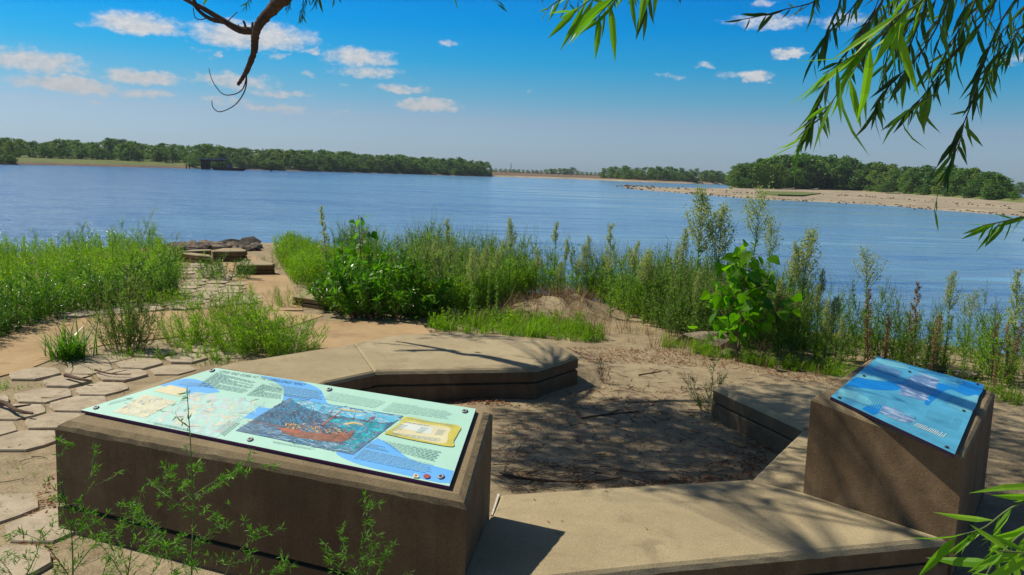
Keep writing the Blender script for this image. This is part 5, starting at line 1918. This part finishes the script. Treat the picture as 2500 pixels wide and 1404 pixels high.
# ------------------------------------------------------------------ the old willow whose branches hang into view
def willow():
    rr = np.random.default_rng(5)
    base = np.array([3.3, -2.6, -0.1])
    root = empty('willow_tree', base)
    tag(root, 'old willow with a bare hanging bough and leafy shoots drooping into the view', 'tree')
    # trunk and great limbs
    g = Geo()
    tp = spline([base + [0, 0, -.3], base + [-.05, .1, 1.2], base + [-.4, .5, 2.6], base + [-1.0, 1.4, 3.8], [1.6, .4, 4.9]], 5)
    g.tube(tp - base, np.linspace(.34, .17, len(tp)), 12)
    g.build('trunk', M_BARK, root, True)

    def rough_tube(pts, r0, r1, n=9, k=6, seed=0.0):
        q = spline(pts, k)
        geo = Geo()
        geo.tube(q, np.linspace(r0, r1, len(q)) * (1 + .13 * np.array([noise.noise((i * .9 + seed, 0, 0)) for i in range(len(q))])), n)
        V = geo.V[0]
        for i in range(len(V)):
            d = noise.noise((V[i] * 22).tolist()) * .10 * r0
            V[i] += unit(rr.normal(size=3)) * abs(d) * .6
        return geo, q
    # the bare bough seen at the top left; its tip is broken off
    BD = 6.2
    bough = [(1.6, .4, 4.9), (.6, 2.2, 5.1), (-.55, 4.1, 4.6), (-1.25, 5.3, 3.7), Y(715, -70, BD - .3), Y(676, 8, BD - .1), Y(650, 38, BD), Y(631, 62, BD), Y(623, 92, BD + .05), Y(620, 125, BD + .1), Y(606, 165, BD + .15), Y(592, 190, BD + .2), Y(581, 207, BD + .22)]
    geo, q = rough_tube([np.array(p) - base for p in bough], 1, 1, 10, 7)
    rad = np.interp(np.linspace(0, len(bough) - 1, len(q)), range(len(bough)), [.11, .09, .08, .07, .055, .046, .038, .032, .027, .024, .020, .015, .010])
    geo = Geo()
    geo.tube(q, rad * (1 + .16 * np.array([noise.noise((i * .9, 0, 0)) for i in range(len(q))])), 10)
    for v in geo.V[0]:
        v += unit(rr.normal(size=3)) * .0035
    # thickness follows the photo: about 11 cm at the frame edge
    geo.build('bare_bough', M_BARK, root, True)
    dead = [([(618, 76), (590, 74), (570, 66), (548, 52), (520, 35), (495, 20), (470, 8), (430, -14)], .030, .014),
            ([(545, 53), (518, 48), (492, 32), (476, 12), (470, -20)], .018, .010), ([(474, 18), (478, 8), (462, -18)], .012, .008),
            ([(600, 72), (598, 60), (594, 51)], .011, .008), ([(616, 72), (616, 62), (617, 54)], .011, .008), ([(583, 68), (582, 60)], .007, .005), ([(652, 45), (655, 52)], .018, .014),
            ([(556, 52), (570, 38), (580, 29)], .004, .003),
            ([(600, 175), (602, 200), (596, 225), (580, 250), (560, 265), (535, 273), (520, 262), (517, 245)], .006, .0025),
            ([(603, 178), (598, 205), (588, 222), (568, 231), (545, 230), (526, 210), (515, 188), (510, 167)], .005, .0022),
            ([(505, 44), (490, 48), (476, 42), (472, 20)], .004, .003)]
    for pts, r0, r1 in dead:
        w = [Y(a, b, BD + .1) - base for a, b in pts]
        geo, _ = rough_tube(w, r0, r1, 6, 5)
        geo.build('dead_branch', M_BARK, root, True)
    # limbs out of sight that carry the canopy
    limbs = [[(1.6, .4, 4.9), (.9, 2.4, 5.3), (.2, 4.2, 5.2), (-.6, 5.6, 4.8)], [(1.6, .4, 4.9), (2.0, 1.6, 4.8), (1.6, 3.0, 4.5), (.9, 4.2, 4.3)], [(2.2, -.6, 4.2), (2.6, 1.0, 4.2), (2.5, 2.2, 3.6), (2.1, 2.9, 3.0)],
             [(1.6, .4, 4.9), (.2, 1.6, 5.4), (-1.4, 2.8, 5.4), (-2.4, 4.0, 5.0)], [(1.6, .4, 4.9), (.6, 1.6, 4.6), (-.4, 3.0, 4.2), (-1.2, 4.0, 3.8)]]
    lp = []
    for i, l in enumerate(limbs):
        geo, q = rough_tube([np.array(p) - base for p in l], .11, .03, 8, 6, i * 3.0)
        geo.build('limb', M_BARK, root, True)
        lp += list(q + base)
    lp = np.array(lp + [np.array(p) for p in bough[2:5]])
    # canopy shoots: hung where they shade the ring of seats
    tw, lf = Geo(), Geo()
    P0, D0, L0 = [], [], []
    zones = [(gpoly([(1230, 985), (1440, 965), (1700, 1000), (1950, 1080), (1840, 1160), (1560, 1180), (1230, 1195)]), 330, 3), (gpoly([(1740, 940), (2020, 935), (2000, 1060), (1900, 1150)]), 80, 3),
             (gpoly([(1050, 845), (1330, 850), (1415, 880), (1300, 897), (1130, 890)]), 34, 2), (gpoly([(1500, 1210), (1950, 1210), (2250, 1310), (1800, 1340), (1550, 1300)]), 42, 2),
             (gpoly([(2020, 900), (2430, 950), (2380, 1330), (1990, 1200)]), 110, 3), (gpoly([(2400, 1000), (2700, 1050), (2800, 1300), (2420, 1200)]), 70, 3)]
    hood = [np.array(Y(a_, b_, d_)) for a_ in range(2000, 2520, 26) for b_, d_ in ((40, 1.9), (120, 2.1), (200, 2.0), (290, 1.9)) if rr.uniform() < .8]  # unseen shoots added sunward of the hanging sprays to shade them
    for poly, n, sub in zones + [(None, 0, 0)]:
        for gpt in ([np.array([x, y, .1]) for (x, y) in scatter_poly(poly, n, random.Random(n))] if poly else hood):
            z = rr.uniform(2.9, 4.6)
            for tr in range(12):
                p = gpt + SUN_DIR * ((z - gpt[2]) / SUN_DIR[2])
                b = proj(p)
                if p[1] < .3 or b[1] < -70 or b[0] < -200 or b[0] > 2700:
                    break
                z += .3
            # a drooping shoot
            ln = rr.uniform(.35, .7)
            dr = unit(np.array([rr.normal() * .5, rr.normal() * .5, -.9]))
            a = p - dr * ln * .5
            w = spline([a, a + dr * ln * .5 + rr.normal(size=3) * .03, a + dr * ln + [0, 0, -.05]], 4)
            if min(proj(v)[1] for v in w if v[1] > .2) > -15 and w[-1][1] > .2:
                continue
            tw.tube(w - base, np.linspace(.004, .0015, len(w)), 4, cap=False)
            j = np.argmin(((lp - a) ** 2).sum(1))
            if rr.uniform() < .5:
                c = lp[j]
                tw.tube(spline([c, (c + a) / 2 + [0, 0, .12], a], 4) - base, np.linspace(.009, .004, 9), 4, cap=False)
            for t in np.linspace(.05, 1, rr.integers(14, 24)):
                i = min(int(t * (len(w) - 1)), len(w) - 2)
                P0.append(w[i] + (w[i + 1] - w[i]) * (t * (len(w) - 1) - i) - base)
                D0.append(unit(dr * .6 + rr.normal(size=3) * .6 + [0, 0, -.3]))
                L0.append(rr.uniform(.07, .13))
    leaves(lf, P0, D0, np.array(L0), np.array(L0) * .15, tpl=LANCE, bend=.2, rng=rr)
    tw.build('canopy_twigs', M_BARK, root)
    lf.build('canopy_foliage', M_WILLOW, root)

    # the shoots that hang into the picture: (px points, metres ahead, bright?, leaf length m, leaves)
    def spray(name, pts, d, bright, ll, n, droop=.8, twr=.0022, seed=0, wr=.135):
        r2 = np.random.default_rng(seed + 40)
        dd = d if isinstance(d, (list, tuple)) else [d] * len(pts)
        w = spline([Y(a, b, e) for (a, b), e in zip(pts, dd)], 7)
        t_, l_ = Geo(), Geo()
        t_.tube(w - base, np.linspace(twr, twr * .45, len(w)), 5, cap=False)
        Pq, Dq, Lq, Bq = [], [], [], []
        view = unit(w.mean(0) - CAM_C)
        for k in range(n):
            t = (k + r2.uniform(0, .9)) / n
            i = min(int(t * (len(w) - 1)), len(w) - 2)
            p = w[i] + (w[i + 1] - w[i]) * (t * (len(w) - 1) - i)
            al = unit(w[i + 1] - w[i])
            side = unit(np.cross(al, view)) * (1 if k % 2 else -1)
            v = al * .75 + side * r2.uniform(.1, .8) + np.array([0, 0, -droop]) + r2.normal(size=3) * .32
            Pq.append(p - base)
            Dq.append(unit(v))
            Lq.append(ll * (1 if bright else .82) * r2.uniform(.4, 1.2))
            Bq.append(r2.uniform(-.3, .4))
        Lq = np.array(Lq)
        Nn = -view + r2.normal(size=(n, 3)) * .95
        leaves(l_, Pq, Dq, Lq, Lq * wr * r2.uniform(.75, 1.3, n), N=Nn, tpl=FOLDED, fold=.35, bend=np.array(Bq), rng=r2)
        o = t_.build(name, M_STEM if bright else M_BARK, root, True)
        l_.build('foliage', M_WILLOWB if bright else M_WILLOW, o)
    S = 'leafy_shoot'
    spray(S, [(2030, -30), (1985, 5), (1920, 22), (1860, 38), (1800, 50)], 2.3, False, .075, 16, .5, seed=1)
    spray(S, [(2120, -40), (2080, 20), (2040, 60), (2010, 100), (1985, 150)], 2.2, False, .085, 16, .9, seed=2)
    spray(S, [(2180, -40), (2130, 40), (2080, 110), (2030, 180), (2005, 240), (1985, 290), (1955, 350)], [1.9, 1.9, 1.85, 1.8, 1.8, 1.8, 1.8], False, .095, 34, .8, seed=3)
    spray(S, [(2330, -40), (2290, 60), (2240, 140), (2190, 190), (2150, 235), (2140, 262)], 2.0, False, .105, 28, 1.0, seed=4)
    spray(S, [(2450, -30), (2400, 50), (2330, 130), (2280, 200), (2240, 250), (2225, 268)], 2.1, False, .11, 30, .9, seed=5)
    spray(S, [(2500, -30), (2440, 60), (2400, 160), (2380, 230), (2350, 310), (2330, 370), (2310, 420)], 2.0, False, .10, 36, .8, seed=6)
    spray(S, [(2240, -40), (2190, 50), (2120, 110), (2060, 150), (2010, 180)], 1.5, True, .115, 12, .45, seed=7, wr=.11)
    spray(S, [(2200, 20), (2130, 110), (2070, 190), (2030, 250)], 1.6, True, .115, 9, .6, seed=8, wr=.11)
    spray(S, [(2300, -50), (2240, 10), (2190, 40), (2150, 80)], 1.5, True, .11, 10, .5, seed=9, wr=.12)
    spray(S, [(2030, 250), (2000, 290), (1970, 315), (1945, 360)], 1.8, True, .095, 9, .6, seed=10)
    spray(S, [(2290, 225), (2240, 255), (2215, 275), (2190, 300)], 1.9, True, .085, 6, .7, seed=11)
    spray(S, [(2280, -60), (2250, 40), (2220, 120), (2210, 180)], 2.3, False, .11, 22, 1.1, seed=12)
    spray(S, [(2400, -60), (2370, 30), (2330, 90), (2300, 150)], 2.2, False, .11, 24, 1.0, seed=13)
    spray(S, [(2540, -20), (2480, 40), (2440, 90), (2420, 160), (2400, 220)], 2.4, False, .10, 26, .9, seed=14)
    spray(S, [(2560, 30), (2500, 60), (2470, 100), (2440, 120)], 2.0, False, .09, 12, .8, seed=15)
    spray(S, [(2180, -60), (2150, 10), (2110, 60), (2095, 110)], 2.1, False, .10, 18, 1.0, seed=16)
    spray(S, [(2060, -60), (2050, 10), (2030, 50), (2020, 90)], 2.1, False, .09, 12, 1.0, seed=17)
    spray(S, [(1970, -50), (1990, -10), (1985, 20)], 2.0, False, .07, 8, 1.0, seed=18)
    spray(S, [(2350, 330), (2325, 390), (2300, 440), (2286, 490), (2280, 520)], 2.0, True, .055, 7, .9, .0012, seed=19, wr=.10)
    spray(S, [(2560, 520), (2500, 530), (2440, 543), (2400, 550)], 1.7, True, .075, 15, .55, seed=20)
    spray(S, [(2580, 1190), (2470, 1240), (2400, 1290), (2335, 1308)], 1.15, True, .085, 12, .35, seed=21, wr=.13)
    spray(S, [(2590, 1270), (2500, 1300), (2430, 1370), (2400, 1420)], 1.1, True, .085, 12, .45, seed=22, wr=.14)
    spray(S, [(2600, 1340), (2520, 1350), (2440, 1345)], 1.05, True, .075, 8, .4, seed=23, wr=.15)
    spray(S, [(2600, 1400), (2500, 1420), (2440, 1440)], 1.05, True, .08, 10, .0, seed=24, wr=.15)
    spray(S, [(1560, -90), (1500, -40), (1440, 0), (1400, 30)], 1.7, True, .095, 13, .5, seed=25)
    spray(S, [(1620, -100), (1560, -50), (1500, -5), (1460, 40)], 1.6, True, .10, 16, .7, seed=26)
    spray(S, [(1660, -110), (1610, -60), (1590, -15), (1575, 10)], 1.8, False, .085, 10, 1.0, seed=27)
    spray(S, [(1470, -60), (1400, -20), (1350, 10), (1335, 25)], 1.8, True, .05, 8, .4, seed=28)
    r3 = random.Random(8)
    for i in range(15):
        x = r3.uniform(2060, 2560)
        yb = r3.uniform(60, 240) * (1 if x > 2150 else .6)
        sx_ = r3.uniform(40, 130)
        spray(S, [(x + sx_, -60), (x + sx_ * .6, yb * .2), (x + sx_ * .2, yb * .65), (x, yb)], r3.uniform(2.1, 3.0), False, r3.uniform(.085, .12), 17, r3.uniform(.8, 1.2), seed=60 + i)
    for i, (a, b) in enumerate(((600, 18), (735, 30), (770, 12), (700, 20), (815, 0))):
        spray(S, [(a + 25, b - 55), (a + 10, b - 25), (a, b)], 5.4 - .2 * i, False, .065, 20, .9, seed=30 + i)
    spray(S, [(745, -60), (742, -10), (738, 30), (734, 48)], 5.3, False, .065, 26, .9, seed=36)
    spray(S, [(2410, 40), (2440, 100), (2430, 150), (2410, 190)], 5.2, False, .12, 40, .8, seed=37)
    spray(S, [(2480, 60), (2470, 120), (2450, 150)], 5.0, False, .12, 30, .8, seed=38)


willow()

# ------------------------------------------------------------------ litter
g = Geo()
rr = np.random.default_rng(14)
ring_px = [(1215, 1195), (1230, 985), (1440, 940), (1740, 945), (1960, 1070), (1830, 1165)]
for (poly, n, ll) in ((gpoly(ring_px), 330, .075), (gpoly([(1420, 880), (1700, 890), (2040, 930), (1740, 945), (1440, 935)]), 45, .09), (gpoly([(1215, 1195), (1215, 1110), (1560, 1140), (1700, 1168)]), 130, .09), (gpoly([(-60, 1400), (-60, 960), (200, 930), (120, 1100)]), 26, .08), (gpoly([(1850, 1150), (1940, 1060), (1830, 1040), (1700, 1150)]), 60, .07)):
    for (x, y) in scatter_poly(poly, n, random.Random(n)):
        a = rr.normal() * .6 + (0 if rr.uniform() < .6 else 1.5)
        L = ll * rr.uniform(.3, 1.7)
        d = np.array([math.cos(a), math.sin(a), 0])
        p = np.array([x, y, 0])
        pts = [p - d * L / 2, p + np.array([-d[1], d[0], 0]) * rr.normal() * .1 * L, p + d * L / 2]
        pts = [q + [0, 0, gz(q[0], q[1]) + .004 + abs(rr.normal()) * .006] for q in pts]
        g.tube(spline(pts, 3), np.linspace(.0022, .0009, 7) * rr.uniform(.5, 1.3), 4)
o = g.build('twigs', M_TWIG)
tag(o, 'thin dead twigs strewn over the sandy dirt inside the ring of seats', 'twigs', kind='stuff')
g = Geo()
P0, D0, N0 = [], [], []
for poly, n in ((gpoly([(905, 955), (1000, 965), (1180, 990), (1260, 985), (1160, 962), (930, 945)]), 700), (gpoly([(1400, 845), (1600, 850), (1900, 890), (2060, 925), (2040, 940), (1800, 900), (1500, 880), (1430, 885)]), 1500),
                (gpoly([(1830, 1160), (1940, 1065), (1900, 1050), (1750, 1130)]), 220), (gpoly([(30, 1400), (60, 1250), (130, 1150), (130, 1400)]), 260), (gpoly([(280, 960), (290, 880), (310, 880), (305, 960)]), 90), (gpoly([(1560, 1165), (1800, 1150), (1830, 1165), (1560, 1182)]), 160), (gpoly([(1010, 800), (1060, 790), (1080, 815), (1060, 830)]), 120), (gpoly(ring_px), 900)):
    for (x, y) in scatter_poly(poly, n, random.Random(n + 1)):
        P0.append((x, y, gz(x, y) + .006))
        D0.append((rr.normal(), rr.normal(), rr.normal() * .15))
        N0.append((rr.normal() * .35, rr.normal() * .35, 1))
for poly, n in ((px_poly([(1230, 1215), (1540, 1195), (1820, 1180), (2250, 1310), (1600, 1370), (1420, 1390)], ZB), 9), (px_poly([(930, 890), (1290, 890), (1380, 866), (1140, 820), (960, 826)], ZB), 8), (px_poly([(300, 970), (560, 900), (850, 850), (890, 895)], ZB), 6)):
    for (x, y) in scatter_poly(poly, n, random.Random(n + 3)):
        P0.append((x, y, ZB + .004))
        D0.append((rr.normal(), rr.normal(), 0))
        N0.append((rr.normal() * .2, rr.normal() * .2, 1))
Lr = rr.uniform(.012, .034, len(P0))
Lr[-23:] *= .6
leaves(g, P0, D0, Lr, Lr * .35, N=np.array(N0), rng=rr)
o = g.build('leaf_litter', M_LITTER)
tag(o, 'reddish brown fallen leaves along the edges of the seats and the bank', 'leaf litter', kind='stuff')


def stick(label, pts, r, group='fallen sticks'):
    w = [P(a, b, 0) for a, b in pts]
    o_ = w[0].copy()
    g = Geo()
    q = spline([p + [0, 0, gz(p[0], p[1]) + r * .7 + .03 * (p[0] < -1.2) - o_[2]] - [o_[0], o_[1], 0] for p in w], 5)
    g.tube(q, np.linspace(r, r * .45, len(q)) * (1 + .2 * np.array([noise.noise((i * 1.3, pts[0][0], 0)) for i in range(len(q))])), 6)
    k = len(q) // 2
    g.tube([q[k], q[k] + (q[-1] - q[k]) * .4 + np.array([.03, .05, .015])], [r * .5, r * .25], 5)
    o = g.build('stick', M_TWIG, None, True)
    o.location = o_.tolist()
    tag(o, label, 'stick', group)


stick('dark gnarled stick lying on the paving at the left edge', [(-60, 985), (10, 1000), (40, 1018), (80, 1027)], .016)
stick('short thick broken stick on the stones by the left end of the long seat', [(160, 930), (195, 940), (220, 944)], .014)
stick('thin forked stick on the stones left of the long seat', [(232, 915), (270, 925), (320, 926)], .007)
stick('curved straw coloured stick beside the eight sided slab tip', [(1385, 848), (1410, 858), (1432, 873)], .006)
stick('long thin stick in the dirt near the far edge of the front seat', [(1230, 1150), (1330, 1165), (1440, 1170), (1520, 1160)], .007)
stick('dark thin stick pointing right in the middle of the dirt', [(1420, 1020), (1480, 1010), (1560, 1003)], .008)
stick('thin stick on the sunlit dirt beyond the ring', [(1560, 912), (1590, 907), (1615, 903)], .006)

# ------------------------------------------------------------------ far things on the other bank
def far_box(g, px0, px1, y0, y1, D, dep, mat=0):
    a, b = Y(px0, y1, D), Y(px1, y0, D)
    x0, x1, z0, z1 = a[0], b[0], a[2], b[2]
    V = [(x, y, z) for z in (z0, z1) for (x, y) in ((x0, D), (x1, D), (x1, D + dep), (x0, D + dep))]
    g.faces(V, [(0, 1, 5, 4), (1, 2, 6, 5), (2, 3, 7, 6), (3, 0, 4, 7), (4, 5, 6, 7), (3, 2, 1, 0)], mat)


DD = 520
root = empty('loading_dock', (0, 0, 0))
root.location = Y(500, 412, DD).tolist()
base_ = np.array(root.location)
tag(root, 'dark steel loading dock on piers at the foot of the left bank wood', 'dock')


def far_part(name, boxes, mat, root, D=DD, dep=5):
    g = Geo()
    for bx_ in boxes:
        far_box(g, *bx_, D, dep)
    g.V = [v - base_ for v in g.V]
    return g.build(name, mat, root)


far_part('pier', [(490, 507, 391, 413)], M_STEEL, root)
far_part('conveyor', [(490, 545, 389, 393)], M_STEEL, root, DD - 1, 3)
far_part('roof', [(492, 546, 388, 389.6)], M_GREYMET, root, DD - 2, 6)
far_part('cabin', [(534, 543, 384.5, 388)], M_GREYMET, root, DD - 1.5, 4)
far_part('leg', [(541, 543, 393, 412)], M_STEEL, root, DD, 1)
root = empty('river_barge', Y(550, 415, DD - 12).tolist())
base_ = np.array(root.location)
tag(root, 'low dark barge moored beside the loading dock', 'barge')
g = Geo()
a, b = Y(514, 409, DD - 14), Y(592, 409, DD - 14)
y_ = DD - 14
V = [(a[0], y_, ZW + 1.9), (b[0], y_, ZW + 1.5), (b[0] - 1.5, y_, ZW - .2), (a[0] + 2.0, y_, ZW - .2)]
V = [np.array(v) - base_ for v in V] + [np.array((v[0], v[1] + 7, v[2])) - base_ for v in V]
g.faces(V, [(3, 2, 1, 0), (4, 5, 6, 7), (0, 1, 5, 4), (1, 2, 6, 5), (3, 0, 4, 7)])
g.build('hull', M_STEEL, root)
far_part('deck_house', [(553, 560, 402, 409)], M_GREYMET, root, DD - 12, 4)
far_part('railing', [(566, 590, 406, 407), (568, 568.8, 406, 411), (578, 578.8, 406, 411), (588, 588.8, 406, 411)], M_GREYMET, root, DD - 12, .2)
for k, x in enumerate((455, 462)):
    g = Geo()
    p = Y(x, 412, 505)
    g.tube([(0, 0, -1.5), (0, 0, 2.6 + .4 * k)], .3, 8)
    o = g.build('mooring_post', M_STEEL)
    o.location = p.tolist()
    tag(o, ('thinner mooring post standing in the shallows left of the loading dock', 'thicker taller mooring post standing nearest the loading dock')[k], 'post')
g = Geo()
g.tube([(0, 0, -.5), (0, 0, .35), (0, 0, .9), (0, 0, 1.5)], [.8, .8, .35, .1], 10)
o = g.build('river_buoy', M_STEEL)
p = P(662, 418.5, ZW)
o.location = p.tolist()
tag(o, 'small dark buoy floating off the left bank', 'buoy')
g = Geo()
p = Y(1247, 421, 1250)
h = Y(1247, 399, 1250)[2] - p[2]
for dx, dy in ((-1, -1), (1, -1), (1, 1), (-1, 1)):
    g.tube([(dx * 1.0, dy * 1.0, 0), (dx * .5, dy * .5, h)], .22, 4)
for t in np.linspace(.1, 1, 6):
    w = 1.0 - .5 * t
    g.tube([(-w, -w, h * t), (w, -w, h * t), (w, w, h * t), (-w, w, h * t), (-w, -w, h * t)], .15, 4)
o = g.build('lattice_mast', M_GREYMET)
o.location = p.tolist()
tag(o, 'thin lattice mast rising above the farthest tree line', 'mast')
for k, (x, y, L, a, lab) in enumerate(((2035, 461, 7, .2, 'bleached driftwood trunk with an upturned root on the sandbar'), (1985, 462.5, 5, -.3, 'bleached driftwood log left of the upturned trunk'), (1925, 462, 6, .1, 'pale driftwood log at the left foot of the island wood'),
                                       (2180, 474, 8, .15, 'long driftwood log lying under the right part of the island wood'))):
    p = P(x, y, ZW + 1.2)
    g = Geo()
    g.tube([(-L / 2, 0, .3), (0, .2, .35), (L / 2, 0, .5)], [.18, .25, .35], 6)
    g.tube([(L / 2 - .3, 0, .4), (L / 2 - 1.2, 0, 2.2 if k == 0 else 1.0)], [.2, .06], 5)
    g.tube([(L / 2, 0, .5), (L / 2 + .5, .3, 1.2)], [.2, .06], 5)
    o = g.build('driftwood', M_DRIFT)
    o.location = p.tolist()
    o.rotation_euler = (0, 0, a)
    tag(o, lab, 'driftwood', 'driftwood on the sandbar')


# ------------------------------------------------------------------ river air
def haze():
    m, nt = new_mat('river_haze')
    v = nt.n('ShaderNodeVolumePrincipled', ins={'Color': (0.80, 0.88, 1.0, 1), 'Density': 0.00008, 'Anisotropy': 0.2})
    o_ = nt.n('ShaderNodeOutputMaterial')
    nt.t.links.new(v.outputs[0], o_.inputs[1])
    g = Geo()
    x, y0, y1, z0, z1 = 4200, -400, 4200, ZW - 4.5, 60
    V = [(a, b, c) for c in (z0, z1) for (a, b) in ((-x, y0), (x, y0), (x, y1), (-x, y1))]
    g.faces(V, [(3, 2, 1, 0), (4, 5, 6, 7), (0, 1, 5, 4), (1, 2, 6, 5), (2, 3, 7, 6), (3, 0, 4, 7)])
    o = g.build('haze', m)
    o['kind'] = 'stuff'
    o['label'] = 'thin pale river haze that softens the far bank'


haze()
